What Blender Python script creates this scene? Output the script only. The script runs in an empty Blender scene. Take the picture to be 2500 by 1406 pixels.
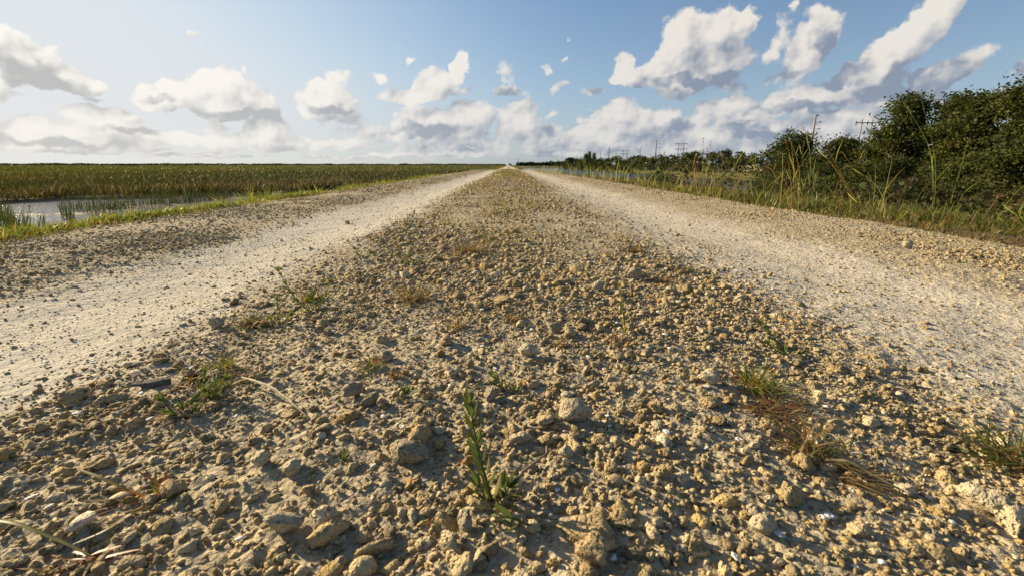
import bpy, bmesh, math, random
import numpy as np
from mathutils import Vector, Matrix, noise as mn

C = bpy.context.scene.collection
SC = bpy.context.scene
rnd = random.Random(7)
R = math.radians

# ------------------------------------------------------------------ camera
F = 1111.0            # focal length in pixels of a 2500 px wide frame (16 mm on full frame)
EYE = 0.31
PITCH = math.atan(299.0 / F)
YAW = math.atan(8.0 / F)
cam_d = bpy.data.cameras.new('camera')
cam_d.sensor_width = 36.0
cam_d.lens = 36.0 * F / 2500.0
cam_d.clip_start = 0.02
cam_d.clip_end = 30000
cam_d.dof.use_dof = True
cam_d.dof.focus_distance = 1.1
cam_d.dof.aperture_fstop = 16.0
cam = bpy.data.objects.new('camera', cam_d)
C.objects.link(cam)
cam.location = (0, 0, EYE)
cam.rotation_euler = (R(90) - PITCH, 0, -YAW)
SC.camera = cam
CP, SP = math.cos(PITCH), math.sin(PITCH)

def ray(px, py):
    """horizontal offset and drop per metre of depth, of a pixel of the 2500x1406 frame"""
    X = (px - 1250.0) / F
    Y = (py - 703.0) / F
    fwd = CP - Y * SP
    down = Y * CP + SP
    c, s = math.cos(YAW), math.sin(YAW)
    wx = X * c + fwd * s
    wy = fwd * c - X * s
    return wx, wy, -down

def gp(px, py, z=0.0):
    """ground point under a pixel, on the level z"""
    x, y, d = ray(px, py)
    t = (z - EYE) / d
    return x * t, y * t

def azel(px, py):
    x, y, z = ray(px, py)
    n = math.sqrt(x * x + y * y + z * z)
    return math.atan2(x, y), math.asin(z / n)

# ------------------------------------------------------------------ sun and sky
SUN_AZ = R(-60)      # to the left of the view
SUN_EL = R(19)
sun_dir = Vector((math.sin(SUN_AZ) * math.cos(SUN_EL), math.cos(SUN_AZ) * math.cos(SUN_EL), math.sin(SUN_EL)))
sl = bpy.data.lights.new('sun', 'SUN')
sl.energy = 5.0
sl.angle = R(0.6)
sl.color = (1.0, 0.825, 0.55)
so = bpy.data.objects.new('sun', sl)
C.objects.link(so)
so.rotation_euler = (-sun_dir).to_track_quat('-Z', 'Y').to_euler()
so.location = (-20, 20, 30)

W = bpy.data.worlds.new('World')
SC.world = W
W.use_nodes = True
W.cycles.sampling_method = 'MANUAL'
W.cycles.sample_map_resolution = 512

SC.view_settings.view_transform = 'Standard'
SC.view_settings.look = 'None'
SC.view_settings.gamma = 1
SC.view_settings.exposure = 0.92
SC.cycles.use_denoising = True
SC.cycles.max_bounces = 6
SC.cycles.diffuse_bounces = 3
SC.cycles.glossy_bounces = 3
SC.cycles.transmission_bounces = 3
SC.cycles.transparent_max_bounces = 8
SC.cycles.use_adaptive_sampling = True
SC.cycles.adaptive_threshold = 0.01

class NT:
    """small helper for node trees"""
    def __init__(s, nt):
        s.nt = nt
    def node(s, t, **kw):
        n = s.nt.nodes.new(t)
        for k, v in kw.items():
            setattr(n, k, v)
        return n
    def put(s, sock, v):
        if isinstance(v, bpy.types.NodeSocket):
            s.nt.links.new(v, sock)
        else:
            sock.default_value = v
    def m(s, op, a, b=None, c=None, clamp=False):
        n = s.node('ShaderNodeMath', operation=op, use_clamp=clamp)
        s.put(n.inputs[0], a)
        if b is not None: s.put(n.inputs[1], b)
        if c is not None: s.put(n.inputs[2], c)
        return n.outputs[0]
    def v(s, op, a, b=None, c=None, out=0):
        n = s.node('ShaderNodeVectorMath', operation=op)
        s.put(n.inputs[0], a)
        if b is not None: s.put(n.inputs['Scale' if op == 'SCALE' else 1], b)
        if c is not None: s.put(n.inputs[2], c)
        return n.outputs[out]
    def xyz(s, x, y, z=0.0):
        n = s.node('ShaderNodeCombineXYZ')
        s.put(n.inputs[0], x); s.put(n.inputs[1], y); s.put(n.inputs[2], z)
        return n.outputs[0]
    def sep(s, a):
        n = s.node('ShaderNodeSeparateXYZ'); s.put(n.inputs[0], a)
        return n.outputs
    def noise(s, vec, scale, detail=2.0, rough=0.5, out=0, dim='3D', dist=0.0):
        n = s.node('ShaderNodeTexNoise', noise_dimensions=dim)
        if vec is not None: s.put(n.inputs['Vector'], vec)
        s.put(n.inputs['Scale'], scale); s.put(n.inputs['Detail'], detail); s.put(n.inputs['Roughness'], rough)
        s.put(n.inputs['Distortion'], dist)
        return n.outputs[out]
    def vor(s, vec, scale, feature='F1', detail=0.0, rough=0.5, out='Distance', dim='3D', rnd_=1.0):
        n = s.node('ShaderNodeTexVoronoi', feature=feature, voronoi_dimensions=dim)
        if vec is not None: s.put(n.inputs['Vector'], vec)
        s.put(n.inputs['Scale'], scale)
        if 'Detail' in n.inputs: s.put(n.inputs['Detail'], detail)
        if 'Roughness' in n.inputs: s.put(n.inputs['Roughness'], rough)
        s.put(n.inputs['Randomness'], rnd_)
        return n.outputs[out]
    def mix(s, f, a, b, typ='RGBA', mode='MIX'):
        n = s.node('ShaderNodeMix', data_type=typ)
        if typ == 'RGBA': n.blend_type = mode
        i = {'FLOAT': (2, 3, 0), 'RGBA': (6, 7, 2)}[typ]
        s.put(n.inputs[0], f); s.put(n.inputs[i[0]], a); s.put(n.inputs[i[1]], b)
        return n.outputs[i[2]]
    def ramp(s, f, stops, interp='LINEAR'):
        n = s.node('ShaderNodeValToRGB')
        cr = n.color_ramp; cr.interpolation = interp
        while len(cr.elements) > 1: cr.elements.remove(cr.elements[-1])
        for i, (p, col) in enumerate(stops):
            e = cr.elements[0] if i == 0 else cr.elements.new(p)
            e.position = p
            e.color = col if len(col) == 4 else (*col, 1)
        s.put(n.inputs[0], f)
        return n.outputs[0]
    def smooth(s, x, lo, hi, a=0.0, b=1.0):
        n = s.node('ShaderNodeMapRange', interpolation_type='SMOOTHSTEP')
        s.put(n.inputs[0], x); s.put(n.inputs[1], lo); s.put(n.inputs[2], hi)
        s.put(n.inputs[3], a); s.put(n.inputs[4], b)
        return n.outputs[0]

# cumulus masses: centre and half axes, as they stand in the sky (turned into azimuth and elevation)
CLOUDS = [
 (-30,95,62,60,0),(60,150,130,50,24),(-20,180,120,52,0),(150,188,90,34,16),(225,205,45,18,10),(330,175,26,9,10,.7),(130,122,20,9,20,.6),
 (485,95,17,22,0,.75),(508,58,7,24,0,.75),(462,77,26,9,0,.7),(490,118,8,14,0,.6),
 (540,215,66,66,0),(420,238,86,32,0),(560,268,108,30,0),(610,240,52,42,10),(603,172,11,20,10,.85),(515,165,26,26,0,.9),(370,232,40,16,0,.8),
 (795,250,86,48,0),(832,195,42,16,-15,.9),(862,288,52,20,0,.9),(735,288,44,14,0,.8),(770,215,30,22,0),
 (1010,238,94,25,-5),(1062,205,52,36,-12),(1118,178,24,46,8),(1142,218,32,13,-30,.85),(930,190,14,15,0,.85),(1000,152,14,9,-25,.6),
 (1050,300,112,40,0),(1150,290,66,46,0),(1000,322,66,30,0),(1110,330,100,24,0),
 (1272,302,62,58,0),(1335,285,36,20,0,.9),(1310,335,70,34,0),(1252,180,26,26,-20,.85),(1243,228,32,16,0,.85),(1210,262,16,14,0,.8),
 (1388,200,36,14,-35,.9),(1376,145,11,26,20,.75),(1320,165,22,11,10,.7),(1385,95,9,12,0,.4),
 (1458,222,32,13,0,.8),(1522,170,30,42,0),(1516,266,32,24,0),
 (1665,115,74,84,10),(1740,75,96,44,-22),(1812,60,26,44,15),(1650,190,150,34,6),(1770,165,84,40,-18),(1540,196,60,20,5),
 (1880,120,30,64,24,.95),(1980,110,68,76,0),(1745,140,96,56,0),(1700,225,120,20,0,.9),(1960,215,70,18,0,.8),(1900,186,80,18,-8,.85),
 (2205,105,190,60,-40),(2090,290,120,22,0),(1500,350,110,24,0),(1900,355,160,18,0),(1680,362,120,16,0),(2150,330,100,20,0),(2300,20,90,50,-55),(2150,180,90,46,-10),(2080,182,64,36,-14),(2030,208,56,14,0,.9),
 (2300,190,110,36,-28),(2350,140,70,18,-20,.8),(2130,238,160,34,0),(1930,250,160,34,-6),(1790,262,90,24,-4),
 (2485,165,44,20,-15,.85),(2300,250,120,22,0,.9),
 (1620,290,54,36,-10),(1530,305,84,44,-18),(1455,335,80,26,0),(1700,330,150,28,0),(1860,312,160,30,0),(2010,322,130,26,0),(1815,286,54,14,0),
 (90,320,130,28,0),(240,302,110,42,0),(350,330,90,18,8),(430,338,70,20,0),(650,325,64,46,0),(700,352,110,20,0),(545,350,66,22,0),
 (850,350,70,16,0),(1700,386,190,7,0),(2150,372,200,10,0),(1380,376,130,8,0),(930,384,150,6,0),(500,380,160,6,0),(1120,372,120,9,0),(150,362,190,12,0),(-10,255,34,22,0,.8),(250,240,60,10,0,.6),(830,320,44,20,0,.8),
]
DARK = [(70,185,150,34,20),(600,282,90,16,0),(390,245,50,10,0),(800,268,60,14,0),(1040,318,110,18,0),(1235,228,36,26,0),(1345,325,24,24,0),(1458,224,34,14,0),
 (1700,205,130,18,0),(1830,192,130,20,-6),(2080,180,66,36,-14),(2040,206,60,16,0),(2310,195,120,36,-28),(2200,232,200,22,0),(2485,165,44,22,-15),
 (1650,310,50,22,0),(1960,262,160,16,-4),(2200,190,60,30,-20),(1850,318,120,16,0),(320,318,90,14,8),(130,352,170,14,0),(2010,105,46,30,60)]

def ell(nt, p, c):
    cx, cy, rx, ry, rot = c[:5]
    w = c[5] if len(c) > 5 else 1.0
    if w < 1.0 and rx * ry < 2600: rx *= 1.55; ry *= 1.55
    a, b = math.cos(R(rot)), math.sin(R(rot))
    A0 = azel(cx, cy)
    P1 = azel(cx + rx * a, cy + rx * b); P2 = azel(cx - ry * b, cy + ry * a)
    v1 = (P1[0] - A0[0], P1[1] - A0[1]); v2 = (P2[0] - A0[0], P2[1] - A0[1])
    s1 = math.hypot(*v1); s2 = math.hypot(*v2)
    n = nt.node('ShaderNodeMapping', vector_type='TEXTURE')
    nt.put(n.inputs[0], p)
    n.inputs[1].default_value = (A0[0], A0[1], 0)
    n.inputs[2].default_value = (0, 0, math.atan2(v1[1], v1[0]))
    n.inputs[3].default_value = (s1, s2, 1)
    return nt.v('LENGTH', n.outputs[0], out='Value'), w

def detail(nt, P, PW):
    puff = nt.m('SUBTRACT', 0.42, nt.vor(PW, 17.0, 'F1', 2.0, 0.5, dim='2D'))
    fine = nt.m('SUBTRACT', nt.noise(P, 26.0, 7.0, 0.60, dim='2D'), 0.5)
    return nt.m('ADD', nt.m('MULTIPLY', puff, 0.80), nt.m('MULTIPLY', fine, 1.05))

def make_cloud_group():
    g = bpy.data.node_groups.new('cloud_field', 'ShaderNodeTree')
    g.interface.new_socket('P', in_out='INPUT', socket_type='NodeSocketVector')
    g.interface.new_socket('Density', in_out='OUTPUT', socket_type='NodeSocketFloat')
    nt = NT(g)
    g.interface.new_socket('Base', in_out='OUTPUT', socket_type='NodeSocketFloat')
    gi = g.nodes.new('NodeGroupInput'); go = g.nodes.new('NodeGroupOutput')
    P = gi.outputs[0]
    nz = nt.noise(P, 12.0, 4.0, 0.6, out='Color', dim='2D')
    wv = nt.v('MULTIPLY', nt.v('SUBTRACT', nz, (0.5, 0.5, 0.5)), (0.05, 0.035, 0))
    PW = nt.v('ADD', P, wv)
    acc = None
    PQ = PW
    for k, c in enumerate(CLOUDS):
        if k and k % 8 == 0: PQ = nt.v('MULTIPLY_ADD', nt.xyz(acc, acc), (1e-7, 1e-7, 0), PW)
        l, w = ell(nt, PQ, c)
        if w != 1.0:
            l = nt.m('MULTIPLY_ADD', l, 0.40, 0.80 + (1 - w) * 0.22) if c[2] * c[3] < 2600 else nt.m('ADD', l, (1 - w) * 0.45)
        acc = l if acc is None else nt.m('SMOOTH_MIN', acc, l, 0.13)
    base = nt.m('MULTIPLY', nt.m('SUBTRACT', 1.22, acc), 1.8)
    # low, distant ranks of cloud over the horizon
    low = nt.noise(nt.v('MULTIPLY', P, (1, 2.6, 0)), 7.0, 4.0, 0.62, dim='2D')
    e = nt.sep(P)[1]
    env = nt.m('MULTIPLY', nt.smooth(e, 0.006, 0.028), nt.smooth(e, 0.065, 0.16, 1, 0))
    lowb = nt.m('SUBTRACT', nt.m('MULTIPLY', nt.m('ADD', low, -0.37), 3.0), nt.m('SUBTRACT', 1.0, env))
    base = nt.m('MAXIMUM', base, lowb)
    nt.put(go.inputs[1], base)
    base = nt.m('MINIMUM', base, 1.15)
    nt.put(go.inputs[0], nt.m('ADD', base, detail(nt, P, PW)))
    return g

def make_sky():
    nt = NT(W.node_tree)
    for n in list(W.node_tree.nodes): W.node_tree.nodes.remove(n)
    out = nt.node('ShaderNodeOutputWorld')
    bg = nt.node('ShaderNodeBackground')
    nt.nt.links.new(bg.outputs[0], out.inputs[0])
    sky = nt.node('ShaderNodeTexSky', sky_type='NISHITA')
    sky.sun_disc = False
    sky.sun_elevation = SUN_EL
    sky.sun_rotation = SUN_AZ
    sky.air_density = 1.0; sky.dust_density = 0.7; sky.ozone_density = 1.6
    tc = nt.node('ShaderNodeTexCoord')
    D = tc.outputs['Generated']
    x, y, z = nt.sep(D)
    az = nt.m('ARCTAN2', x, y)
    el = nt.m('ARCSINE', z)
    P = nt.xyz(az, el, 0.0)
    g = make_cloud_group()
    def ev(p):
        n = nt.node('ShaderNodeGroup'); n.node_tree = g
        nt.put(n.inputs[0], p)
        return n.outputs
    d0, b0 = ev(P)
    d1, b1 = ev(nt.v('ADD', nt.v('MULTIPLY_ADD', nt.xyz(d0, d0), (1e-7, 1e-7, 0), P), (-0.030, 0.030, 0)))
    a = nt.smooth(d0, -0.02, 0.42)
    a = nt.m('POWER', a, 1.3)
    Pn = nt.v('ADD', P, (-0.0055, 0.0060, 0))
    Pm = nt.v('ADD', P, (-0.016, 0.018, 0))
    dt = detail(nt, P, P)
    ds = nt.m('ADD', nt.m('MULTIPLY', nt.m('SUBTRACT', dt, detail(nt, Pn, Pn)), 0.9), nt.m('MULTIPLY', nt.m('SUBTRACT', dt, detail(nt, Pm, Pm)), 0.55))
    lit = nt.m('ADD', 0.54, nt.m('ADD', nt.m('MULTIPLY', nt.m('SUBTRACT', b0, b1), 0.30), nt.m('MULTIPLY', ds, 0.52)))
    nz = nt.v('MULTIPLY', nt.v('SUBTRACT', nt.noise(P, 20.0, 3.0, 0.6, out='Color', dim='2D'), (.5, .5, .5)), (.05, .05, 0))
    PD = nt.v('MULTIPLY_ADD', nt.xyz(d1, d1), (1e-7, 1e-7, 0), nt.v('ADD', P, nz))
    dk = None
    PQ = PD
    for k, c in enumerate(DARK):
        if k and k % 8 == 0: PQ = nt.v('MULTIPLY_ADD', nt.xyz(dk, dk), (1e-7, 1e-7, 0), PD)
        l, w = ell(nt, PQ, c)
        dk = l if dk is None else nt.m('SMOOTH_MIN', dk, l, 0.2)
    dark = nt.smooth(dk, 0.35, 1.25, 1, 0)
    thick = nt.smooth(d0, 0.3, 1.3)
    lit = nt.m('SUBTRACT', lit, nt.m('MULTIPLY', thick, 0.12))
    lit = nt.m('SUBTRACT', lit, nt.m('MULTIPLY', dark, 0.60), clamp=True)
    # nearness to the sun
    sd = nt.v('DOT_PRODUCT', D, tuple(sun_dir), out='Value')
    near = nt.smooth(sd, 0.35, 1.02)
    shade = nt.mix(near, (0.235, 0.28, 0.37, 1), (0.46, 0.465, 0.47, 1))
    bright = nt.mix(near, (0.90, 0.84, 0.76, 1), (1.06, 1.02, 0.95, 1))
    ccol = nt.mix(nt.smooth(lit, -0.10, 0.98), shade, bright)
    scol = nt.v('SCALE', sky.outputs[0], SKY)
    scol = nt.v('MULTIPLY', scol, (0.93, 1.0, 1.09))
    sc3 = nt.sep(scol)
    scol = nt.xyz(nt.m('SMOOTH_MIN', sc3[0], 0.66, 0.5), nt.m('SMOOTH_MIN', sc3[1], 0.74, 0.5), nt.m('SMOOTH_MIN', sc3[2], 0.84, 0.5))
    # haze and aureole towards the sun and the horizon
    hz = nt.m('POWER', nt.m('SUBTRACT', 1.0, nt.m('MAXIMUM', z, 0.0), clamp=True), 7.0)
    hcol = nt.mix(near, (0.40, 0.48, 0.63, 1), (0.83, 0.80, 0.72, 1))
    hf = nt.m('MULTIPLY', hz, nt.m('ADD', 0.62, nt.m('MULTIPLY', near, 0.30)), clamp=True)
    scol = nt.mix(hf, scol, hcol)
    aur = nt.m('POWER', nt.smooth(sd, 0.35, 1.08), 1.6)
    scol = nt.mix(nt.m('MULTIPLY', aur, 0.34, clamp=True), scol, (0.97, 0.97, 0.96, 1))
    ccol = nt.mix(nt.m('MULTIPLY', hf, 0.45), ccol, hcol)
    a = nt.m('MULTIPLY', a, nt.m('SUBTRACT', 0.97, nt.m('MULTIPLY', hf, 0.15)))
    col = nt.mix(a, scol, ccol)
    nt.put(bg.inputs[0], col)
    bg.inputs[1].default_value = 0.515
SKY = 0.128
make_sky()

# ------------------------------------------------------------------ helpers
rg = np.random.default_rng(11)

def vnoise(x, y, seed=0):
    """smooth 2-D value noise, arrays in, -1..1 out"""
    xi = np.floor(x).astype(np.int64); yi = np.floor(y).astype(np.int64)
    fx = x - xi; fy = y - yi
    fx = fx * fx * (3 - 2 * fx); fy = fy * fy * (3 - 2 * fy)
    def h(a, b):
        n = (a * 374761393 + b * 668265263 + seed * 1442695041) & 0xFFFFFFFF
        n = ((n ^ (n >> 13)) * 1274126177) & 0xFFFFFFFF
        n = n ^ (n >> 16)
        return (n & 0xFFFF) / 32767.5 - 1.0
    a = h(xi, yi); b = h(xi + 1, yi); c = h(xi, yi + 1); d = h(xi + 1, yi + 1)
    return (a * (1 - fx) + b * fx) * (1 - fy) + (c * (1 - fx) + d * fx) * fy

def fbm(x, y, o=3, seed=0, g=0.5):
    s = 0; a = 1.0; t = 0
    for i in range(o):
        s = s + a * vnoise(x * 2 ** i + 17.3 * i, y * 2 ** i - 9.1 * i, seed + i); t += a; a *= g
    return s / t

def sstep(x, a, b):
    t = np.clip((x - a) / (b - a), 0, 1)
    return t * t * (3 - 2 * t)

def raw_mesh(name, V, F_, mat, col=None, smooth=False, parent=None):
    """V (n,3), F_ (m,k) all faces with the same number of corners, col (n,3) per vertex"""
    me = bpy.data.meshes.new(name)
    V = np.asarray(V, np.float32); F_ = np.asarray(F_, np.int32)
    me.vertices.add(len(V)); me.vertices.foreach_set('co', V.ravel())
    k = F_.shape[1]
    me.loops.add(F_.size); me.loops.foreach_set('vertex_index', F_.ravel())
    me.polygons.add(len(F_))
    me.polygons.foreach_set('loop_start', np.arange(0, F_.size, k, dtype=np.int32))
    me.polygons.foreach_set('loop_total', np.full(len(F_), k, np.int32))
    me.polygons.foreach_set('use_smooth', np.full(len(F_), smooth, bool))
    if col is not None:
        at = me.color_attributes.new('tint', 'FLOAT_COLOR', 'POINT')
        c4 = np.ones((len(V), 4), np.float32); c4[:, :3] = col
        at.data.foreach_set('color', c4.ravel())
    me.update(calc_edges=True)
    if mat: me.materials.append(mat)
    o = bpy.data.objects.new(name, me)
    C.objects.link(o)
    if parent: o.parent = parent
    return o

def tag(o, label=None, cat=None, group=None, kind=None):
    if label: o['label'] = label
    if cat: o['category'] = cat
    if group: o['group'] = group
    if kind: o['kind'] = kind
    return o

def empty(name, loc, label, cat, group=None, rz=0.0):
    o = bpy.data.objects.new(name, None); C.objects.link(o)
    o.location = loc; o.rotation_euler = (0, 0, rz); o.empty_display_size = 0.1
    return tag(o, label, cat, group)

def mat_new(name):
    m = bpy.data.materials.new(name); m.use_nodes = True
    nt = NT(m.node_tree)
    b = m.node_tree.nodes['Principled BSDF']
    return m, nt, b

def bump(nt, b, h, strength=0.5, dist=0.01, normal=None):
    n = nt.node('ShaderNodeBump')
    nt.put(n.inputs['Strength'], strength); nt.put(n.inputs['Distance'], dist); nt.put(n.inputs['Height'], h)
    if normal is not None: nt.put(n.inputs['Normal'], normal)
    nt.put(b.inputs['Normal'], n.outputs[0])
    return n.outputs[0]

class Batch:
    """collects geometry for one mesh"""
    def __init__(s): s.V = []; s.T = []; s.c = []; s.n = 0
    def add(s, V, T, col):
        V = np.asarray(V, float).reshape(-1, 3); T = np.asarray(T, int).reshape(-1, 3)
        s.V.append(V); s.T.append(T + s.n); s.n += len(V)
        cc = np.empty((len(V), 3)); cc[:] = col
        s.c.append(cc)
    def build(s, name, mat, smooth=False, parent=None):
        return raw_mesh(name, np.concatenate(s.V), np.concatenate(s.T), mat, np.concatenate(s.c), smooth, parent)
    def tube(s, pts, rads, col, k=5):
        pts = [Vector(p) for p in pts]; V = []; n = len(pts)
        for i, p in enumerate(pts):
            d = (pts[min(i + 1, n - 1)] - pts[max(i - 1, 0)]).normalized()
            a = d.orthogonal().normalized(); b = d.cross(a)
            if i and V:
                pass
            for j in range(k):
                t = 2 * math.pi * j / k
                V.append(p + (a * math.cos(t) + b * math.sin(t)) * rads[i])
        T = []
        for i in range(n - 1):
            for j in range(k):
                q0 = i * k + j; q1 = i * k + (j + 1) % k
                T += [(q0, q1, q1 + k), (q0, q1 + k, q0 + k)]
        V.append(pts[0]); V.append(pts[-1])
        for j in range(k):
            T.append((n * k, (j + 1) % k, j)); T.append((n * k + 1, (n - 1) * k + j, (n - 1) * k + (j + 1) % k))
        s.add([tuple(v) for v in V], T, col)
    def box(s, c, d, col, rz=0.0):
        x, y, z = d[0] / 2, d[1] / 2, d[2] / 2
        P = np.array([(i, j, k) for i in (-x, x) for j in (-y, y) for k in (-z, z)])
        ca, sa = math.cos(rz), math.sin(rz)
        P = np.stack([P[:, 0] * ca - P[:, 1] * sa, P[:, 0] * sa + P[:, 1] * ca, P[:, 2]], 1) + np.array(c)
        Q = [(0, 1, 3, 2), (4, 6, 7, 5), (0, 4, 5, 1), (2, 3, 7, 6), (0, 2, 6, 4), (1, 5, 7, 3)]
        T = []
        for q in Q: T += [(q[0], q[1], q[2]), (q[0], q[2], q[3])]
        s.add(P, T, col)

def blades(base, h, w, yaw, lean, leandir, col, tipcol=None, segs=2, curve=1.0):
    """grass blades: arrays of n; returns V, T, colours. lean = horizontal reach of the tip"""
    n = len(base); base = np.asarray(base, float)
    yaw = np.broadcast_to(yaw, n); h = np.broadcast_to(h, n); w = np.broadcast_to(w, n)
    lean = np.broadcast_to(lean, n); leandir = np.broadcast_to(leandir, n)
    sx = np.cos(yaw) * w / 2; sy = np.sin(yaw) * w / 2
    lx = np.cos(leandir) * lean; ly = np.sin(leandir) * lean
    rows = []; cols = []
    col = np.broadcast_to(col, (n, 3)); tipcol = col if tipcol is None else np.broadcast_to(tipcol, (n, 3))
    for k in range(segs):
        t = k / segs; f = 1 - 0.75 * t * t
        droop = t ** (1 + curve)
        c = base + np.stack([lx * droop, ly * droop, h * (t - 0.18 * curve * t * t * np.minimum(lean / np.maximum(h, 1e-4), 2.0))], 1)
        o = np.stack([sx * f, sy * f, np.zeros(n)], 1)
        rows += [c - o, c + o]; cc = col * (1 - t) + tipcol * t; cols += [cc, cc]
    c = base + np.stack([lx, ly, h * (1 - 0.18 * curve * np.minimum(lean / np.maximum(h, 1e-4), 2.0))], 1)
    rows.append(c); cols.append(tipcol)
    V = np.stack(rows, 1).reshape(-1, 3); CC = np.stack(cols, 1).reshape(-1, 3)
    m = 2 * segs + 1; T = []
    for k in range(segs - 1):
        a = 2 * k; T += [(a, a + 1, a + 3), (a, a + 3, a + 2)]
    a = 2 * (segs - 1); T.append((a, a + 1, a + 2))
    T = (np.arange(n)[:, None, None] * m + np.array(T)[None]).reshape(-1, 3)
    return V, T, CC

def leaf_mat(name, trans=0.4, rough=0.5, spec=0.3, gain=1.0, vary=0.0):
    m, nt, b = mat_new(name)
    a = nt.node('ShaderNodeAttribute', attribute_name='tint').outputs[0]
    b.inputs['Roughness'].default_value = rough
    b.inputs['Specular IOR Level'].default_value = spec
    if gain != 1.0: a = nt.v('SCALE', a, gain)
    nt.put(b.inputs['Base Color'], a)
    t = nt.node('ShaderNodeBsdfTranslucent'); nt.put(t.inputs[0], nt.v('MULTIPLY', a, (1.25, 1.3, 0.7)))
    mx = nt.node('ShaderNodeMixShader'); mx.inputs[0].default_value = trans
    nt.nt.links.new(b.outputs[0], mx.inputs[1]); nt.nt.links.new(t.outputs[0], mx.inputs[2])
    nt.nt.links.new(mx.outputs[0], m.node_tree.nodes['Material Output'].inputs[0])
    return m

def tint_mat(name, rough=0.8, spec=0.2, bscale=0.0, bstr=0.3, bdist=0.01):
    m, nt, b = mat_new(name)
    a = nt.node('ShaderNodeAttribute', attribute_name='tint').outputs[0]
    if bscale:
        tc = nt.node('ShaderNodeTexCoord').outputs['Object']
        nz = nt.noise(tc, bscale, 4.0, 0.6)
        a = nt.v('SCALE', a, nt.m('ADD', 0.7, nt.m('MULTIPLY', nz, 0.6)))
        bump(nt, b, nz, bstr, bdist)
    nt.put(b.inputs['Base Color'], a)
    b.inputs['Roughness'].default_value = rough; b.inputs['Specular IOR Level'].default_value = spec
    return m

# ------------------------------------------------------------------ the lie of the land
MARSH_W = -0.62      # marsh water level
CANAL_W = -1.20      # canal water level

def edge_l(y): return -2.02 + 0.10 * fbm(y * 0.9, y * 0 + 3.1, 3, 5)
def edge_r(y): return 1.86 + 0.12 * fbm(y * 0.8, y * 0 + 7.7, 3, 9)

def road_z(x, y):
    """surface of the gravel road"""
    drop = -0.46 * sstep(y, 30.0, 66.0)
    tr = np.exp(-((x + 0.93) / 0.25) ** 2) + np.exp(-((x - 0.92) / 0.30) ** 2)
    crown = 0.014 * np.exp(-(x / 0.45) ** 2) + 0.01 * np.exp(-((x + 1.65) / 0.25) ** 2)
    z = drop - 0.016 * tr + crown
    z = z + 0.010 * fbm(x * 1.7, y * 0.9, 3, 21) + 0.005 * fbm(x * 9, y * 9, 2, 31)
    return z

POND = [gp(-60, 503, MARSH_W), gp(100, 494, MARSH_W), gp(300, 487, MARSH_W), gp(480, 482, MARSH_W), gp(640, 479, MARSH_W), gp(740, 474, MARSH_W)]
def pond_depth(x, y):
    """1 inside the pond, 0 outside; the far shore runs through the POND points"""
    px_ = np.array([p[0] for p in POND]); py_ = np.array([p[1] for p in POND])
    o = np.argsort(px_)
    far = np.interp(x, px_[o], py_[o], left=py_[o][0] - 0.0, right=py_[o][-1] + 3)
    far = far + 1.2 * fbm(x * 0.6, y * 0.6, 3, 41)
    xl = -3.0 - 0.15 * fbm(y * 0.8, y * 0, 2, 43)
    return sstep(far - y, -0.25, 0.3) * sstep(xl - x, 0.0, 0.5) * sstep(x, -42, -38)

def land_z(x, y):
    y0 = -0.46 * sstep(y, 30.0, 66.0)
    # left bank
    lb = y0 - 0.03 - (0.66 + y0 * 0.9) * sstep(-x, 2.12, 3.4)
    marsh = -0.53 + 0.03 * fbm(x * 0.3, y * 0.3, 3, 51)
    zl = np.where(-x < 3.4, lb, marsh + (-0.16) * sstep(x, -4.6, -3.6) * (1 - sstep(y, 12, 17)))
    zl = zl - 0.35 * pond_depth(x, y)
    # right bank: falls to the canal, except for the wooded ground beside the road near the camera
    wood = 1 - sstep(y - 0.35 * x, 13.0, 19.0)
    rb = y0 - 0.03 - (1.35 + y0) * sstep(x, 2.0, 5.8)
    rw = y0 - 0.03 - 0.75 * sstep(x, 2.1, 7.0) + 0.06 * fbm(x * 0.5, y * 0.5, 2, 53)
    rb = rb * (1 - wood) + rw * wood
    rb = rb - 0.8 * sstep(x, 7.0, 9.0) * (1 - wood)
    farb = np.maximum(sstep(x, 24.0, 25.5) * sstep(y, 18.0, 24.0), sstep(x, 6.0, 14.0) * sstep(y, 205, 232))
    rb = rb * (1 - farb) + (-0.55 + 0.1 * fbm(x * 0.1, y * 0.1, 2, 55)) * farb
    z = np.where(x < 0, zl, rb)
    # keep the land below the road sheet
    road = sstep(x, -2.35, -2.15) * (1 - sstep(x, 2.0, 2.2))
    z = np.where(road > 0, z * (1 - road) + (y0 - 0.12) * road, z)
    far = sstep(np.hypot(x, y), 900, 1500)
    return z * (1 - far) + (-0.55) * far

def grid(xs, ys, zf, name, mat, col=None):
    X, Y = np.meshgrid(xs, ys)
    Z = zf(X, Y)
    V = np.stack([X, Y, Z], -1).reshape(-1, 3)
    nx, ny = len(xs), len(ys)
    i = np.arange(nx * ny).reshape(ny, nx)
    Q = np.stack([i[:-1, :-1], i[:-1, 1:], i[1:, 1:], i[1:, :-1]], -1).reshape(-1, 4)
    return raw_mesh(name, V, Q, mat, None, True)

def geo(a, b, n): return a * (b / a) ** (np.arange(n) / (n - 1))

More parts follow.
